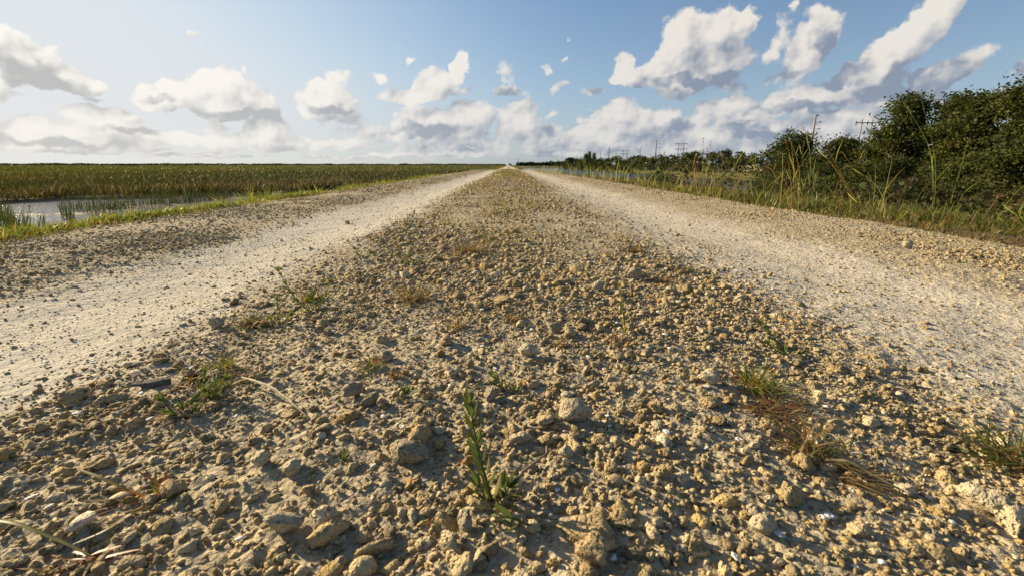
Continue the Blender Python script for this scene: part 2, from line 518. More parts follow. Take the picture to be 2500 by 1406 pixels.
# --- land material: mud and dark litter under the plants, green-brown far away
m_land, nt, b = mat_new('land')
pos = nt.node('ShaderNodeNewGeometry').outputs['Position']
n1 = nt.noise(pos, 0.05, 4, 0.6); n2 = nt.noise(pos, 1.6, 5, 0.65); n3 = nt.noise(nt.v('MULTIPLY', pos, (0.004, 0.012, 0)), 1.0, 5, 0.6)
near_c = nt.mix(n2, (0.05, 0.042, 0.020, 1), (0.15, 0.105, 0.055, 1))
far_c = nt.ramp(nt.m('ADD', nt.m('MULTIPLY', n1, 0.5), nt.m('MULTIPLY', n3, 0.5)), [(0.36, (0.045, 0.052, 0.016)), (0.5, (0.065, 0.07, 0.022)), (0.62, (0.095, 0.080, 0.034))])
yy = nt.sep(pos)
dist = nt.v('LENGTH', pos, out='Value')
c = nt.mix(nt.smooth(dist, 25, 70), near_c, far_c)
c = nt.mix(nt.m('MULTIPLY', nt.smooth(nt.sep(pos)[2], -0.66, -0.50, 1, 0), nt.smooth(dist, 25, 50, 1, 0)), c, (0.26, 0.18, 0.10, 1))
nt.put(b.inputs['Base Color'], c)
b.inputs['Roughness'].default_value = 0.95; b.inputs['Specular IOR Level'].default_value = 0.1
bump(nt, b, n2, 0.6, 0.05)
xs = np.concatenate([-geo(7000, 8, 60), np.linspace(-7.8, 7.8, 105), geo(8, 7000, 60)])
xs = np.unique(np.concatenate([xs, np.linspace(-16, 30, 150)]))
ys = np.concatenate([[-30, -10, -4], np.linspace(-2, 30, 200), geo(30.4, 12000, 110)])
ground = grid(xs, ys, land_z, 'ground', m_land); tag(ground, kind='structure')

# --- road sheet
m_road, nt, b = mat_new('gravel_dust')
pos = nt.node('ShaderNodeNewGeometry').outputs['Position']
X, Y, Z = nt.sep(pos)
wob = nt.m('MULTIPLY', nt.m('SUBTRACT', nt.noise(pos, 2.2, 4, 0.6), 0.5), 0.5)
Xw = nt.m('ADD', X, wob)
tl = nt.smooth(nt.m('ABSOLUTE', nt.m('ADD', Xw, 0.93)), 0.15, 0.42, 1, 0)
trr = nt.smooth(nt.m('ABSOLUTE', nt.m('SUBTRACT', Xw, 0.93)), 0.15, 0.45, 1, 0)
trk = nt.m('MAXIMUM', tl, nt.m('MULTIPLY', trr, 0.85))
nA = nt.noise(pos, 5.0, 5, 0.65); nB = nt.noise(pos, 70.0, 4, 0.7); nC = nt.noise(pos, 420.0, 3, 0.7)
base = nt.mix(nA, (0.32, 0.255, 0.15, 1), (0.51, 0.43, 0.295, 1))
trc = nt.mix(nA, (0.50, 0.445, 0.345, 1), (0.68, 0.615, 0.495, 1))
c = nt.mix(trk, base, trc)
c = nt.v('SCALE', c, nt.m('ADD', 0.66, nt.m('MULTIPLY', nt.m('ADD', nB, nC), 0.36)))
# stony speckle for the stretch where single stones are no longer modelled
v = nt.node('ShaderNodeTexVoronoi', feature='F1'); nt.put(v.inputs['Vector'], pos); v.inputs['Scale'].default_value = 38
vc = nt.sep(v.outputs['Color'])[0]
spk = nt.m('MULTIPLY', nt.smooth(vc, 0.25, 0.9), nt.m('SUBTRACT', 1.0, nt.m('MULTIPLY', trk, 0.7)))
c = nt.mix(nt.m('MULTIPLY', spk, 0.35), c, (0.50, 0.42, 0.28, 1))
v2 = nt.vor(pos, 150.0); v3 = nt.vor(pos, 60.0)
mid = nt.smooth(nt.m('ABSOLUTE', Xw), 0.25, 0.65, 1, 0)
olive = nt.m('MULTIPLY', mid, nt.smooth(Y, 2.0, 14.0, 0, 0.3))
c = nt.mix(nt.m('MULTIPLY', olive, nt.smooth(nt.noise(pos, 1.3, 5, 0.7), 0.40, 0.62)), c, (0.20, 0.17, 0.06, 1))
nt.put(b.inputs['Base Color'], c)
b.inputs['Roughness'].default_value = 0.95; b.inputs['Specular IOR Level'].default_value = 0.1
h = nt.m('ADD', nt.m('MULTIPLY', nt.m('SUBTRACT', 0.6, v2), 0.0034), nt.m('MULTIPLY', nt.m('SUBTRACT', 0.6, v3), 0.006))
h = nt.m('ADD', nt.m('MULTIPLY', h, nt.m('SUBTRACT', 1.0, nt.m('MULTIPLY', trk, 0.62))), nt.m('ADD', nt.m('MULTIPLY', nB, 0.0045), nt.m('MULTIPLY', nC, 0.002)))
bump(nt, b, h, 1.0, 1.0)
def road_full(x, y):
    z = road_z(x, y)
    el, er = edge_l(y), edge_r(y)
    z = z - 0.5 * sstep(x, er + 0.1, er + 0.9) - 0.3 * sstep(-x, -el + 0.10, -el + 0.75)
    k = np.clip(1.6 / np.maximum(y, 0.3), 0, 1) * (1 - 0.7 * np.clip(np.exp(-((x + 0.93) / 0.28) ** 4) + np.exp(-((x - 0.95) / 0.28) ** 4), 0, 1))
    z = z + k * (0.0045 * fbm(x * 40, y * 40, 3, 61) + 0.0045 * np.abs(fbm(x * 95, y * 95, 2, 63)))
    return z
xs = np.concatenate([np.linspace(-2.75, -1.2, 180, endpoint=False), np.linspace(-1.2, 1.2, 500), np.linspace(1.2, 2.6, 170)[1:]])
ys = np.concatenate([np.linspace(-0.6, 0.2, 30, endpoint=False), np.linspace(0.2, 1.6, 330, endpoint=False), geo(1.6, 40, 420), geo(40.5, 6000, 120)])
road = grid(xs, ys, road_full, 'gravel_road', m_road); tag(road, kind='structure')

# --- waters
m_w, nt, b = mat_new('water')
pos = nt.node('ShaderNodeNewGeometry').outputs['Position']
b.inputs['Base Color'].default_value = (0.20, 0.19, 0.16, 1)
b.inputs['Roughness'].default_value = 0.16; b.inputs['IOR'].default_value = 1.33
nz = nt.m('ADD', nt.noise(nt.v('MULTIPLY', pos, (1, 0.5, 1)), 3.0, 3, 0.6), nt.noise(pos, 14.0, 2, 0.5))
bump(nt, b, nz, 0.6, 0.07)
m_w2, nt, b = mat_new('canal_water')
pos = nt.node('ShaderNodeNewGeometry').outputs['Position']
b.inputs['Base Color'].default_value = (0.012, 0.02, 0.035, 1)
b.inputs['Roughness'].default_value = 0.08; b.inputs['IOR'].default_value = 1.33
nz = nt.m('ADD', nt.noise(pos, 1.6, 4, 0.65), nt.noise(pos, 6.0, 3, 0.6))
bump(nt, b, nz, 0.9, 0.10)
def sheet(name, x0, x1, y0, y1, z, mat):
    o = raw_mesh(name, [(x0, y0, z), (x1, y0, z), (x1, y1, z), (x0, y1, z)], [(0, 1, 2, 3)], mat)
    return tag(o, kind='structure')
sheet('marsh_water', -60, -2.6, -10, 40, MARSH_W, m_w)
sheet('canal_water', 4.0, 60, 8, 236, CANAL_W, m_w2)

# ------------------------------------------------------------------ stones
def ico(sub):
    bm = bmesh.new(); bmesh.ops.create_icosphere(bm, subdivisions=sub, radius=1.0)
    V = np.array([v.co[:] for v in bm.verts]); T = np.array([[v.index for v in f.verts] for f in bm.faces])
    bm.free(); return V, T

def n3(P, s, seed):
    o = Vector((seed * 7.31, seed * 3.17, seed * 1.71))
    return np.array([mn.noise(Vector(p) * s + o) for p in P])

def rock_shapes(sub, count, rough=1.0, seed0=0):
    V, T = ico(sub); out = []
    for k in range(count):
        r = np.random.default_rng(seed0 + k)
        P = V.copy()
        P = P * (1 + 0.42 * n3(V, 1.1, seed0 + k)[:, None])
        for q in range(10):
            n = r.normal(size=3); n /= np.linalg.norm(n); c = r.uniform(0.42, 0.85)
            d = P @ n - c
            P = P - np.maximum(d, 0)[:, None] * n * 0.95
        if sub >= 2:
            P = P * (1 + rough * (0.26 * n3(V, 2.6, seed0 + k + 50)[:, None] - 0.16 * np.abs(n3(V, 5.2, seed0 + k + 90))[:, None]))
        if sub >= 3:
            P = P * (1 + rough * 0.13 * n3(V, 8.0, seed0 + k + 130)[:, None])
        P /= np.abs(P).max(0).mean()
        out.append(P)
    return np.array(out), T

SH = {1: rock_shapes(1, 14, seed0=100), 2: rock_shapes(2, 20, seed0=200), 3: rock_shapes(3, 12, 1.15, seed0=300)}
ICO0 = (lambda: (np.array([ico(1)[0][:12] for _ in range(1)]), None))
def ico0_shapes(count):
    # plain 20-face stones, squashed at random
    t = (1 + 5 ** 0.5) / 2
    V = np.array([(-1, t, 0), (1, t, 0), (-1, -t, 0), (1, -t, 0), (0, -1, t), (0, 1, t), (0, -1, -t), (0, 1, -t), (t, 0, -1), (t, 0, 1), (-t, 0, -1), (-t, 0, 1)]) / 1.9
    T = np.array([(0, 11, 5), (0, 5, 1), (0, 1, 7), (0, 7, 10), (0, 10, 11), (1, 5, 9), (5, 11, 4), (11, 10, 2), (10, 7, 6), (7, 1, 8), (3, 9, 4), (3, 4, 2), (3, 2, 6), (3, 6, 8), (3, 8, 9), (4, 9, 5), (2, 4, 11), (6, 2, 10), (8, 6, 7), (9, 8, 1)])
    r = np.random.default_rng(5)
    return np.array([V * r.uniform(0.72, 1.15, (12, 1)) for _ in range(count)]), T
SH[0] = ico0_shapes(16)

def stone_colors(n, r):
    pal = np.array([(0.49, 0.38, 0.215), (0.57, 0.455, 0.28), (0.43, 0.33, 0.18), (0.37, 0.30, 0.185), (0.52, 0.38, 0.175), (0.63, 0.53, 0.36), (0.28, 0.23, 0.14), (0.44, 0.28, 0.11), (0.70, 0.62, 0.48)])
    p = np.array([.24, .24, .15, .10, .06, .12, .04, .015, .025]); p /= p.sum()
    return pal[r.choice(len(pal), n, p=p)] * np.array([0.90, 0.865, 0.765]) * r.uniform(0.85, 1.12, (n, 1))

def scatter(x, y, rad, sub, r, flat=0.72, sink=0.36, col=None, elong=0.42):
    """stones as one triangle soup"""
    S, T = SH[sub]; n = len(x)
    P = S[r.integers(len(S), size=n)]                       # n, m, 3
    # random orientation
    q = r.normal(size=(n, 4)); q /= np.linalg.norm(q, axis=1)[:, None]
    a, b_, c, d = q.T
    M = np.stack([1 - 2 * (c * c + d * d), 2 * (b_ * c - a * d), 2 * (b_ * d + a * c), 2 * (b_ * c + a * d), 1 - 2 * (b_ * b_ + d * d), 2 * (c * d - a * b_),
                  2 * (b_ * d - a * c), 2 * (c * d + a * b_), 1 - 2 * (b_ * b_ + c * c)], 1).reshape(n, 3, 3)
    P = np.einsum('nij,nmj->nmi', M, P)
    sc = np.stack([rad * r.uniform(1 - elong, 1 + elong, n), rad * r.uniform(1 - elong, 1 + elong, n), rad * flat * r.uniform(0.6, 1.3, n)], 1)
    yaw = r.uniform(0, 6.283, n); ca, sa = np.cos(yaw)[:, None], np.sin(yaw)[:, None]
    P = P * sc[:, None, :]
    P = np.stack([P[..., 0] * ca - P[..., 1] * sa, P[..., 0] * sa + P[..., 1] * ca, P[..., 2]], -1)
    z = road_full(x, y) + sc[:, 2] * (1 - 2 * (sink if sink < 0 else sink * r.uniform(0.3, 1.6, n))) * 0.75
    P = P + np.stack([x, y, z], 1)[:, None, :]
    m = P.shape[1]
    TT = (np.arange(n)[:, None, None] * m + T[None]).reshape(-1, 3)
    if col is None: col = stone_colors(n, r)
    return P.reshape(-1, 3), TT, np.repeat(col, m, 0)

def jit(x0, x1, y0, y1, step, r):
    nx = int((x1 - x0) / step); ny = int((y1 - y0) / step)
    X, Y = np.meshgrid(np.arange(nx), np.arange(ny))
    X = x0 + (X.ravel() + r.uniform(0, 1, nx * ny)) * step; Y = y0 + (Y.ravel() + r.uniform(0, 1, nx * ny)) * step
    return X, Y

def cover(x, y):
    """how stony the road is, 0..1"""
    wx = x + 0.13 * fbm(x * 2.0, y * 1.3, 3, 71)
    mid = 1 - sstep(np.abs(wx + 0.02), 0.46, 0.72)
    sh_l = sstep(-wx, 1.12, 1.38)
    sh_r = 0.85 * sstep(wx, 1.28, 1.62)
    c = np.maximum(mid, np.maximum(sh_l, sh_r))
    patch = 0.70 + 0.80 * fbm(x * 3.6, y * 2.8, 3, 73)
    base = np.where(x < 0, 0.13, 0.19)
    return np.clip(c * patch, 0, 1) + base * (1 - c)

def in_view(x, y, pad=0.25):
    return (np.abs(x) < 1.2 * y + pad + 0.25) & (y > 0.1)

m_stone, nt, b = mat_new('limestone')
a = nt.node('ShaderNodeAttribute', attribute_name='tint').outputs[0]
pos = nt.node('ShaderNodeNewGeometry').outputs['Position']
nA = nt.noise(pos, 90.0, 5, 0.65); nB = nt.noise(pos, 420.0, 3, 0.6); pit = nt.vor(pos, 230.0)
k = nt.m('ADD', 0.45, nt.m('ADD', nt.m('MULTIPLY', nA, 0.75), nt.m('ADD', nt.m('MULTIPLY', nB, 0.25), nt.m('MULTIPLY', nt.smooth(pit, 0.05, 0.35), 0.10))))
nt.put(b.inputs['Base Color'], nt.v('SCALE', a, k))
b.inputs['Roughness'].default_value = 0.9; b.inputs['Specular IOR Level'].default_value = 0.15
hh = nt.m('ADD', nt.m('MULTIPLY', nA, 0.0085), nt.m('ADD', nt.m('MULTIPLY', nB, 0.0026), nt.m('MULTIPLY', nt.smooth(pit, 0.1, 0.5), 0.0026)))
bump(nt, b, hh, 1.0, 1.0)

ROCKS = [  # source pixel, width in px, depth ratio, tint, label
 (1410, 1032, 82, 0), (1006, 1128, 88, 1), (1022, 1090, 84, 2), (706, 1306, 92, 0), (802, 1294, 88, 0), (1425, 1318, 150, 2), (1440, 1376, 92, 2),
 (1848, 1306, 66, 0), (1836, 1270, 46, 0), (2388, 1212, 96, 3), (1136, 1312, 56, 1), (868, 982, 56, 1), (1292, 880, 48, 3), (1274, 1096, 54, 0),
 (1382, 1132, 42, 3), (1074, 1078, 34, 3), (426, 1204, 72, 2), (724, 1160, 66, 0), (1600, 1016, 44, 2), (1730, 944, 54, 3), (944, 896, 40, 1),
 (1356, 822, 36, 1), (1462, 716, 34, 0), (528, 786, 42, 0), (1548, 684, 36, 1), (1664, 1196, 40, 3), (2206, 1194, 50, 3), (2312, 1240, 54, 2), (1092, 852, 42, 2),
 (640, 1144, 54, 0), (1730, 996, 48, 2), (2212, 600, 26, 0), (848, 537, 15, 0), (1200, 994, 46, 1), (1146, 1160, 30, 4), (384, 914, 104, 5)]
RC = [(0.48, 0.40, 0.26), (0.36, 0.30, 0.195), (0.44, 0.32, 0.165), (0.56, 0.465, 0.30), (0.48, 0.26, 0.08), (0.15, 0.135, 0.115)]
RL = {
 (1410, 1032): 'pale broad rock with a sharp crest right of the leafy green stem',
 (1006, 1128): 'rounded grey limestone rock in front of the wedge of orange brown stone',
 (1022, 1090): 'orange brown wedge of stone leaning behind a rounded grey rock',
 (706, 1306): 'pale pitted rock, left one of the rounded pair low in the photo',
 (802, 1294): 'whitish rounded rock, right one of the pair low in the photo',
 (1425, 1318): 'widest flat tan rock, half buried at the bottom of the photo',
 (1440, 1376): 'light rock just below the widest flat tan rock',
 (1848, 1306): 'lumpy pale rock touching a smaller one, lower right of the gravel',
 (1836, 1270): 'small pale rock touching the back of a lumpier one, lower right',
 (2388, 1212): 'cream knobbly rock near the right border below the dry grass',
 (1136, 1312): 'upright grey rock left of the lowest creeping leafy sprig',
 (868, 982): 'grey brown rock with a tan underside above the long dry blade',
 (1292, 880): 'cream flat topped rock in mid gravel above the leafy sprigs',
 (1274, 1096): 'faceted tan rock right of the tall leafy green stem',
 (1382, 1132): 'small blocky cream rock right of the tall leafy green stem',
 (1074, 1078): 'small cream rock standing upright beside the orange brown wedge',
 (426, 1204): 'tan rock beside the reddish grass sprouts at lower left',
 (724, 1160): 'pale egg shaped rock lit on its left, left of the grey rock',
 (1600, 1016): 'brown lump of rock between the pale crested rock and the dry tuft',
 (1730, 944): 'cream oblong rock just left of the dry grass tuft',
 (944, 896): 'dark grey rock beside the little reddish grass sprout',
 (1356, 822): 'grey rock in mid gravel left of the thin yellow green stalk',
 (1462, 716): 'pale rock farther off, left of the thin yellow green stalk',
 (528, 786): 'smooth buff rock at the border of the white left track',
 (1548, 684): 'grey rock farther off, behind the thin yellow green stalk',
 (1664, 1196): 'small cream rock low in the gravel below the dry grass mat',
 (2206, 1194): 'cream rock left of the knobbly one near the right border',
 (2312, 1240): 'tan rock just in front of the knobbly cream one',
 (1092, 852): 'brown rock in mid gravel straight above the small leafy sprig',
 (640, 1144): 'pale rock left of the egg shaped one',
 (1730, 996): 'tan pitted rock under the near end of the dry grass tuft',
 (2212, 600): 'pale rock lying alone at the grassy border of the right track',
 (848, 537): 'small stone lying alone on the distant left track',
 (1200, 994): 'dark rounded rock right beside the tip of the leafy stem',
 (384, 914): 'long flat dark stone above the left foreground cluster of weeds',
 (1146, 1160): 'small orange stone touching the tall leafy stem'}
rock_xy = []
rr = np.random.default_rng(77)
for i, (px, py, w, ci) in enumerate(ROCKS):
    x, y = gp(px, py + w * 0.28, 0.0)
    X, Yp, Dn = ray(px, py); depth = y
    mpp = math.hypot(x, y) / math.hypot(X, Yp) / F       # metres per pixel, about
    rad = w * mpp * 0.54
    rock_xy.append((x, y, rad))
    S, T = SH[3]
    P = S[(i * 5 + 1) % len(S)].copy()
    ang = rr.uniform(0, 6.28); M = Matrix.Rotation(ang, 3, 'Z') @ Matrix.Rotation(rr.uniform(0, 6.28), 3, 'X')
    P = P @ np.array(M).T
    fl = {0: 0.8, 1: 0.85, 2: 0.68, 3: 0.72, 4: 0.9, 5: 0.28}[ci]
    if w > 140: fl = 0.42
    P = P * np.array([rad, rad * (0.9 if ci != 5 else 0.4), rad * fl])
    o = raw_mesh('rock', P, T, m_stone, np.array(RC[ci])[None].repeat(len(P), 0) * rr.uniform(0.94, 1.06), True)
    z = float(road_full(np.array([x]), np.array([y]))[0])
    o.location = (x, y, z + rad * fl * 0.58)
    tag(o, RL[(px, py)], 'rock')
rock_xy = np.array(rock_xy)

def clear(x, y):
    ok = np.ones(len(x), bool)
    for rx, ry, rad in rock_xy: ok &= ((x - rx) ** 2 + (y - ry) ** 2) > (rad * 1.05) ** 2
    return ok

def build_gravel():
    r = np.random.default_rng(3)
    bt = Batch()
    def layer(y0, y1, step, r0, r1, sub, gain=1.0, flat=0.72, pw=1.6, bias=0.0, sink=0.36, lim=2.15):
        x, y = jit(-lim, lim, y0, y1, step, r)
        k = in_view(x, y); x, y = x[k], y[k]
        el, er = edge_l(y), edge_r(y)
        k = (x > el - 0.25) & (x < er + 0.2); x, y = x[k], y[k]
        cv = cover(x, y)
        k = r.uniform(0, 1, len(x)) < cv * gain + bias
        x, y, cv = x[k], y[k], cv[k]
        k = clear(x, y); x, y, cv = x[k], y[k], cv[k]
        rad = r0 + (r1 - r0) * r.uniform(0, 1, len(x)) ** pw
        rad = rad * (0.55 + 0.45 * np.clip(cv * 1.3, 0, 1)) * np.where((x < -0.75) | (x > 0.85), 0.76, 1.0)
        V, T, cc = scatter(x, y, rad, sub, r, flat, sink)
        bt.add(V, T, cc)
        print('gravel layer', y0, y1, len(x), len(T))
    # near field
    layer(0.2, 0.95, 0.029, 0.0075, 0.0165, 3, 0.42, pw=3.0)
    layer(0.95, 2.2, 0.040, 0.009, 0.019, 2, 0.45, pw=2.6)
    layer(0.2, 1.0, 0.0126, 0.0030, 0.0098, 2, 0.68, pw=1.6)
    layer(1.0, 2.2, 0.0155, 0.0042, 0.0118, 1, 0.78, pw=1.7)
    layer(0.2, 1.0, 0.0064, 0.0016, 0.0044, 1, 0.95, pw=1.3, bias=0.12)
    layer(1.0, 2.1, 0.0090, 0.0024, 0.0052, 0, 0.85, bias=0.14)
    layer(2.2, 5.0, 0.022, 0.0058, 0.0155, 1, 0.74, pw=2.6)
    layer(2.0, 5.0, 0.021, 0.0040, 0.0070, 0, 0.60, bias=0.10)
    layer(5.0, 12.0, 0.038, 0.010, 0.020, 0, 0.80, pw=2.0, bias=0.03)
    layer(12.0, 34.0, 0.075, 0.015, 0.028, 0, 0.75, pw=2.0, bias=0.03)
    # bright flat chips of shell
    x, y = jit(-2, 2, 0.2, 3.0, 0.040, r)
    k = in_view(x, y) & (r.uniform(0, 1, len(x)) < 0.4 * cover(x, y)); x, y = x[k], y[k]
    V, T, cc = scatter(x, y, r.uniform(0.0030, 0.0070, len(x)) * np.clip(0.7 + y * 0.2, .7, 1.3), 0, r, 0.16, -3.2, col=np.full((len(x), 3), 0.78) * np.array([1, .97, .9]))
    bt.add(V, T, cc)
    o = bt.build('gravel', m_stone, True)
    tag(o, 'loose tan limestone gravel spread over the crown and shoulders of the road', 'gravel', kind='stuff')
build_gravel()

# ------------------------------------------------------------------ grass, marsh and reeds
def at(px, py, depth):
    X, Y, Zr = ray(px, py); t = depth / Y
    return Vector((X * t, depth, EYE + Zr * t))

def land_at(x, y): return float(np.maximum(land_z(np.array([float(x)]), np.array([float(y)])), -5)[0])
def surf(x, y):
    x = np.asarray(x, float); y = np.asarray(y, float)
    return np.maximum(land_z(x, y), np.where((x > -2.75) & (x < 2.6), road_full(x, y), -9))

m_grass = leaf_mat('grass_blade', 0.5, 0.45, 0.35)
m_sedge = leaf_mat('sawgrass', 0.35, 0.6, 0.25)
m_leaf = leaf_mat('leaf', 0.3, 0.6, 0.15)
m_bark = tint_mat('bark', 0.9, 0.1, 6.0, 0.5, 0.02)
m_wood = tint_mat('plant_stem', 0.7, 0.2)

def pal(n, r, cols, wts):
    cols = np.array(cols); w = np.array(wts, float); w /= w.sum()
    return cols[r.choice(len(cols), n, p=w)] * r.uniform(0.75, 1.25, (n, 1))

G_FRESH = [(0.115, 0.14, 0.022), (0.17, 0.175, 0.028), (0.085, 0.12, 0.018), (0.26, 0.20, 0.045), (0.32, 0.23, 0.10)]
G_LOW = [(0.17, 0.16, 0.035), (0.22, 0.14, 0.045), (0.17, 0.09, 0.035), (0.12, 0.14, 0.028), (0.36, 0.28, 0.14)]
G_OLIVE = [(0.085, 0.088, 0.022), (0.13, 0.105, 0.032), (0.18, 0.115, 0.042), (0.075, 0.088, 0.02), (0.28, 0.20, 0.09), (0.15, 0.07, 0.032)]
G_SEDGE = [(0.032, 0.046, 0.013), (0.048, 0.060, 0.016), (0.060, 0.056, 0.018), (0.090, 0.064, 0.026), (0.20, 0.14, 0.065)]

def px_w(d, f=0.9):      # a width that is about f pixels of the 1024 px picture at the distance d
    return f * d / 455.0

def verge(name, side, n, y0, y1, x_in, x_out, h0, h1, colsA, wA, colsB, wB, label, r, wgain=1.0, lean=0.8, seed=0, wmin=0.0022):
    y = np.exp(r.uniform(math.log(y0), math.log(y1), n))
    u = r.uniform(0, 1, n)
    e = edge_l(y) if side < 0 else -edge_r(y)
    x = (e - x_in - (x_out - x_in) * u)
    x = x if side < 0 else -x
    cl = 0.5 + 0.5 * fbm(x * 2.6, y * 1.7, 3, 200 + seed)
    keep = r.uniform(0, 1, n) < np.clip(cl * 1.6 - 0.15, 0.05, 1) * np.clip(u * 5 + 0.12, 0, 1)
    x, y, u, cl = x[keep], y[keep], u[keep], cl[keep]; n = len(x)
    h = (h0 * 0.7 + (h1 - h0 * 0.7) * sstep(u, 0.15, 0.7)) * (0.10 + 1.6 * cl) * r.uniform(0.4, 1.3, n)
    d = np.hypot(x, y)
    w = np.maximum(wmin * r.uniform(0.7, 1.8, n), px_w(d, 0.75)) * wgain
    A = pal(n, r, colsA, wA); B = pal(n, r, colsB, wB)
    f = (r.uniform(0, 1, n) < sstep(u + 0.3 * (cl - 0.5), 0.22, 0.46))[:, None]
    col = np.where(f, A, B)
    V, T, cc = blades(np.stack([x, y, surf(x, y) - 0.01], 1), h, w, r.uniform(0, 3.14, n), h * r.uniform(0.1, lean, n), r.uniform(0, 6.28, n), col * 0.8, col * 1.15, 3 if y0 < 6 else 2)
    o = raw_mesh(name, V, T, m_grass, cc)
    return tag(o, label, 'grass', kind='stuff')

r = np.random.default_rng(21)
bt = Batch()
def verge_add(bt, *a, **k):
    o = verge('tmp', *a, **k)
    me = o.data; n = len(me.vertices)
    V = np.empty(n * 3, np.float32); me.vertices.foreach_get('co', V)
    T = np.empty(len(me.polygons) * 3, np.int32); me.polygons.foreach_get('vertices', T)
    c = np.empty(n * 4, np.float32); me.color_attributes['tint'].data.foreach_get('color', c)
    bt.add(V.reshape(-1, 3), T.reshape(-1, 3), c.reshape(-1, 4)[:, :3])
    bpy.data.objects.remove(o); bpy.data.meshes.remove(me)
def_w = (5, 5, 4, 1.5, 1)
verge_add(bt, -1, 48000, 1.3, 9.0, -0.22, 0.90, 0.015, 0.15, G_FRESH, def_w, G_LOW, (3, 3, 2, 2, 1), 'x', r, seed=1)
verge_add(bt, -1, 26000, 9.0, 70.0, -0.25, 1.3, 0.02, 0.12, G_FRESH, (4, 3, 4, 3, 2), G_LOW, (3, 3, 1, 3, 1), 'x', r, seed=2)
verge_add(bt, -1, 9000, 70.0, 900.0, 0.0, 2.2, 0.1, 0.2, G_LOW, (3, 2, 1, 4, 1), G_LOW, (3, 3, 1, 3, 1), 'x', r, seed=3)
# broad blades of the bank
verge_add(bt, -1, 15000, 1.5, 16.0, 0.12, 0.75, 0.08, 0.21, G_FRESH, (6, 6, 3, 1, 0.8), G_FRESH, def_w, 'x', r, wgain=1.35, lean=1.0, seed=1)
o = bt.build('bank_grass', m_grass); tag(o, 'bright green and yellow grass along the left border of the road above the marsh', 'grass', kind='stuff')

bt = Batch()
verge_add(bt, 1, 52000, 1.1, 8.0, -0.12, 1.7, 0.02, 0.10, G_OLIVE, (5, 4, 3, 5, 2, 2), G_LOW, (2, 3, 2, 3, 2), 'x', r, seed=4, lean=1.0)
verge_add(bt, 1, 42000, 8.0, 60.0, -0.04, 1.9, 0.02, 0.095, G_OLIVE, (4, 5, 4, 4, 3, 1), G_OLIVE, (2, 4, 4, 2, 2, 2), 'x', r, seed=5)
verge_add(bt, 1, 9000, 60.0, 900.0, 0.0, 2.6, 0.15, 0.3, G_OLIVE, (5, 4, 2, 5, 1, 0), G_OLIVE, (2, 3, 3, 2, 2, 1), 'x', r, seed=6)
verge_add(bt, 1, 5000, 1.6, 9.0, 0.10, 1.3, 0.06, 0.12, [(0.15, 0.17, 0.035), (0.11, 0.13, 0.028), (0.24, 0.18, 0.07)], (3, 3, 3), G_OLIVE, (3, 4, 3, 3, 2, 1), 'x', r, wgain=1.9, lean=1.1, seed=4)
o = bt.build('verge_grass', m_grass); tag(o, 'olive and straw coloured rough grass along the right border of the road', 'grass', kind='stuff')

# low creeping weeds between the wheel tracks, thickening with distance
n = 15000
y = np.exp(r.uniform(math.log(1.0), math.log(60), n)); x = r.normal(-0.06, 0.34, n)
k = (r.uniform(0, 1, n) < np.clip((fbm(x * 2.2, y * 1.1, 4, 301) - 0.02) * 3.5, 0, 1) * np.clip(y / 4, 0.25, 1)) & (np.abs(x) < 0.75) & (x * 1.0 > -0.75)
x, y = x[k], y[k]; n = len(x); d = np.hypot(x, y)
h = r.uniform(0.012, 0.045, n) * np.clip(0.7 + y * 0.05, 0.7, 1.6)
col = pal(n, r, [(0.15, 0.14, 0.04), (0.19, 0.12, 0.05), (0.11, 0.12, 0.035), (0.28, 0.21, 0.10)], (3, 4, 2, 4))
V, T, cc = blades(np.stack([x, y, road_full(x, y)], 1), h, np.maximum(0.0025, px_w(d, 0.7)), r.uniform(0, 3.14, n), h * r.uniform(0.2, 1.8, n), r.uniform(0, 6.28, n), col * 0.8, col * 1.2, 2)
tag(raw_mesh('creeping_weeds', V, T, m_grass, cc), 'low olive and rusty weeds creeping over the stony crown of the road', 'weeds', kind='stuff')

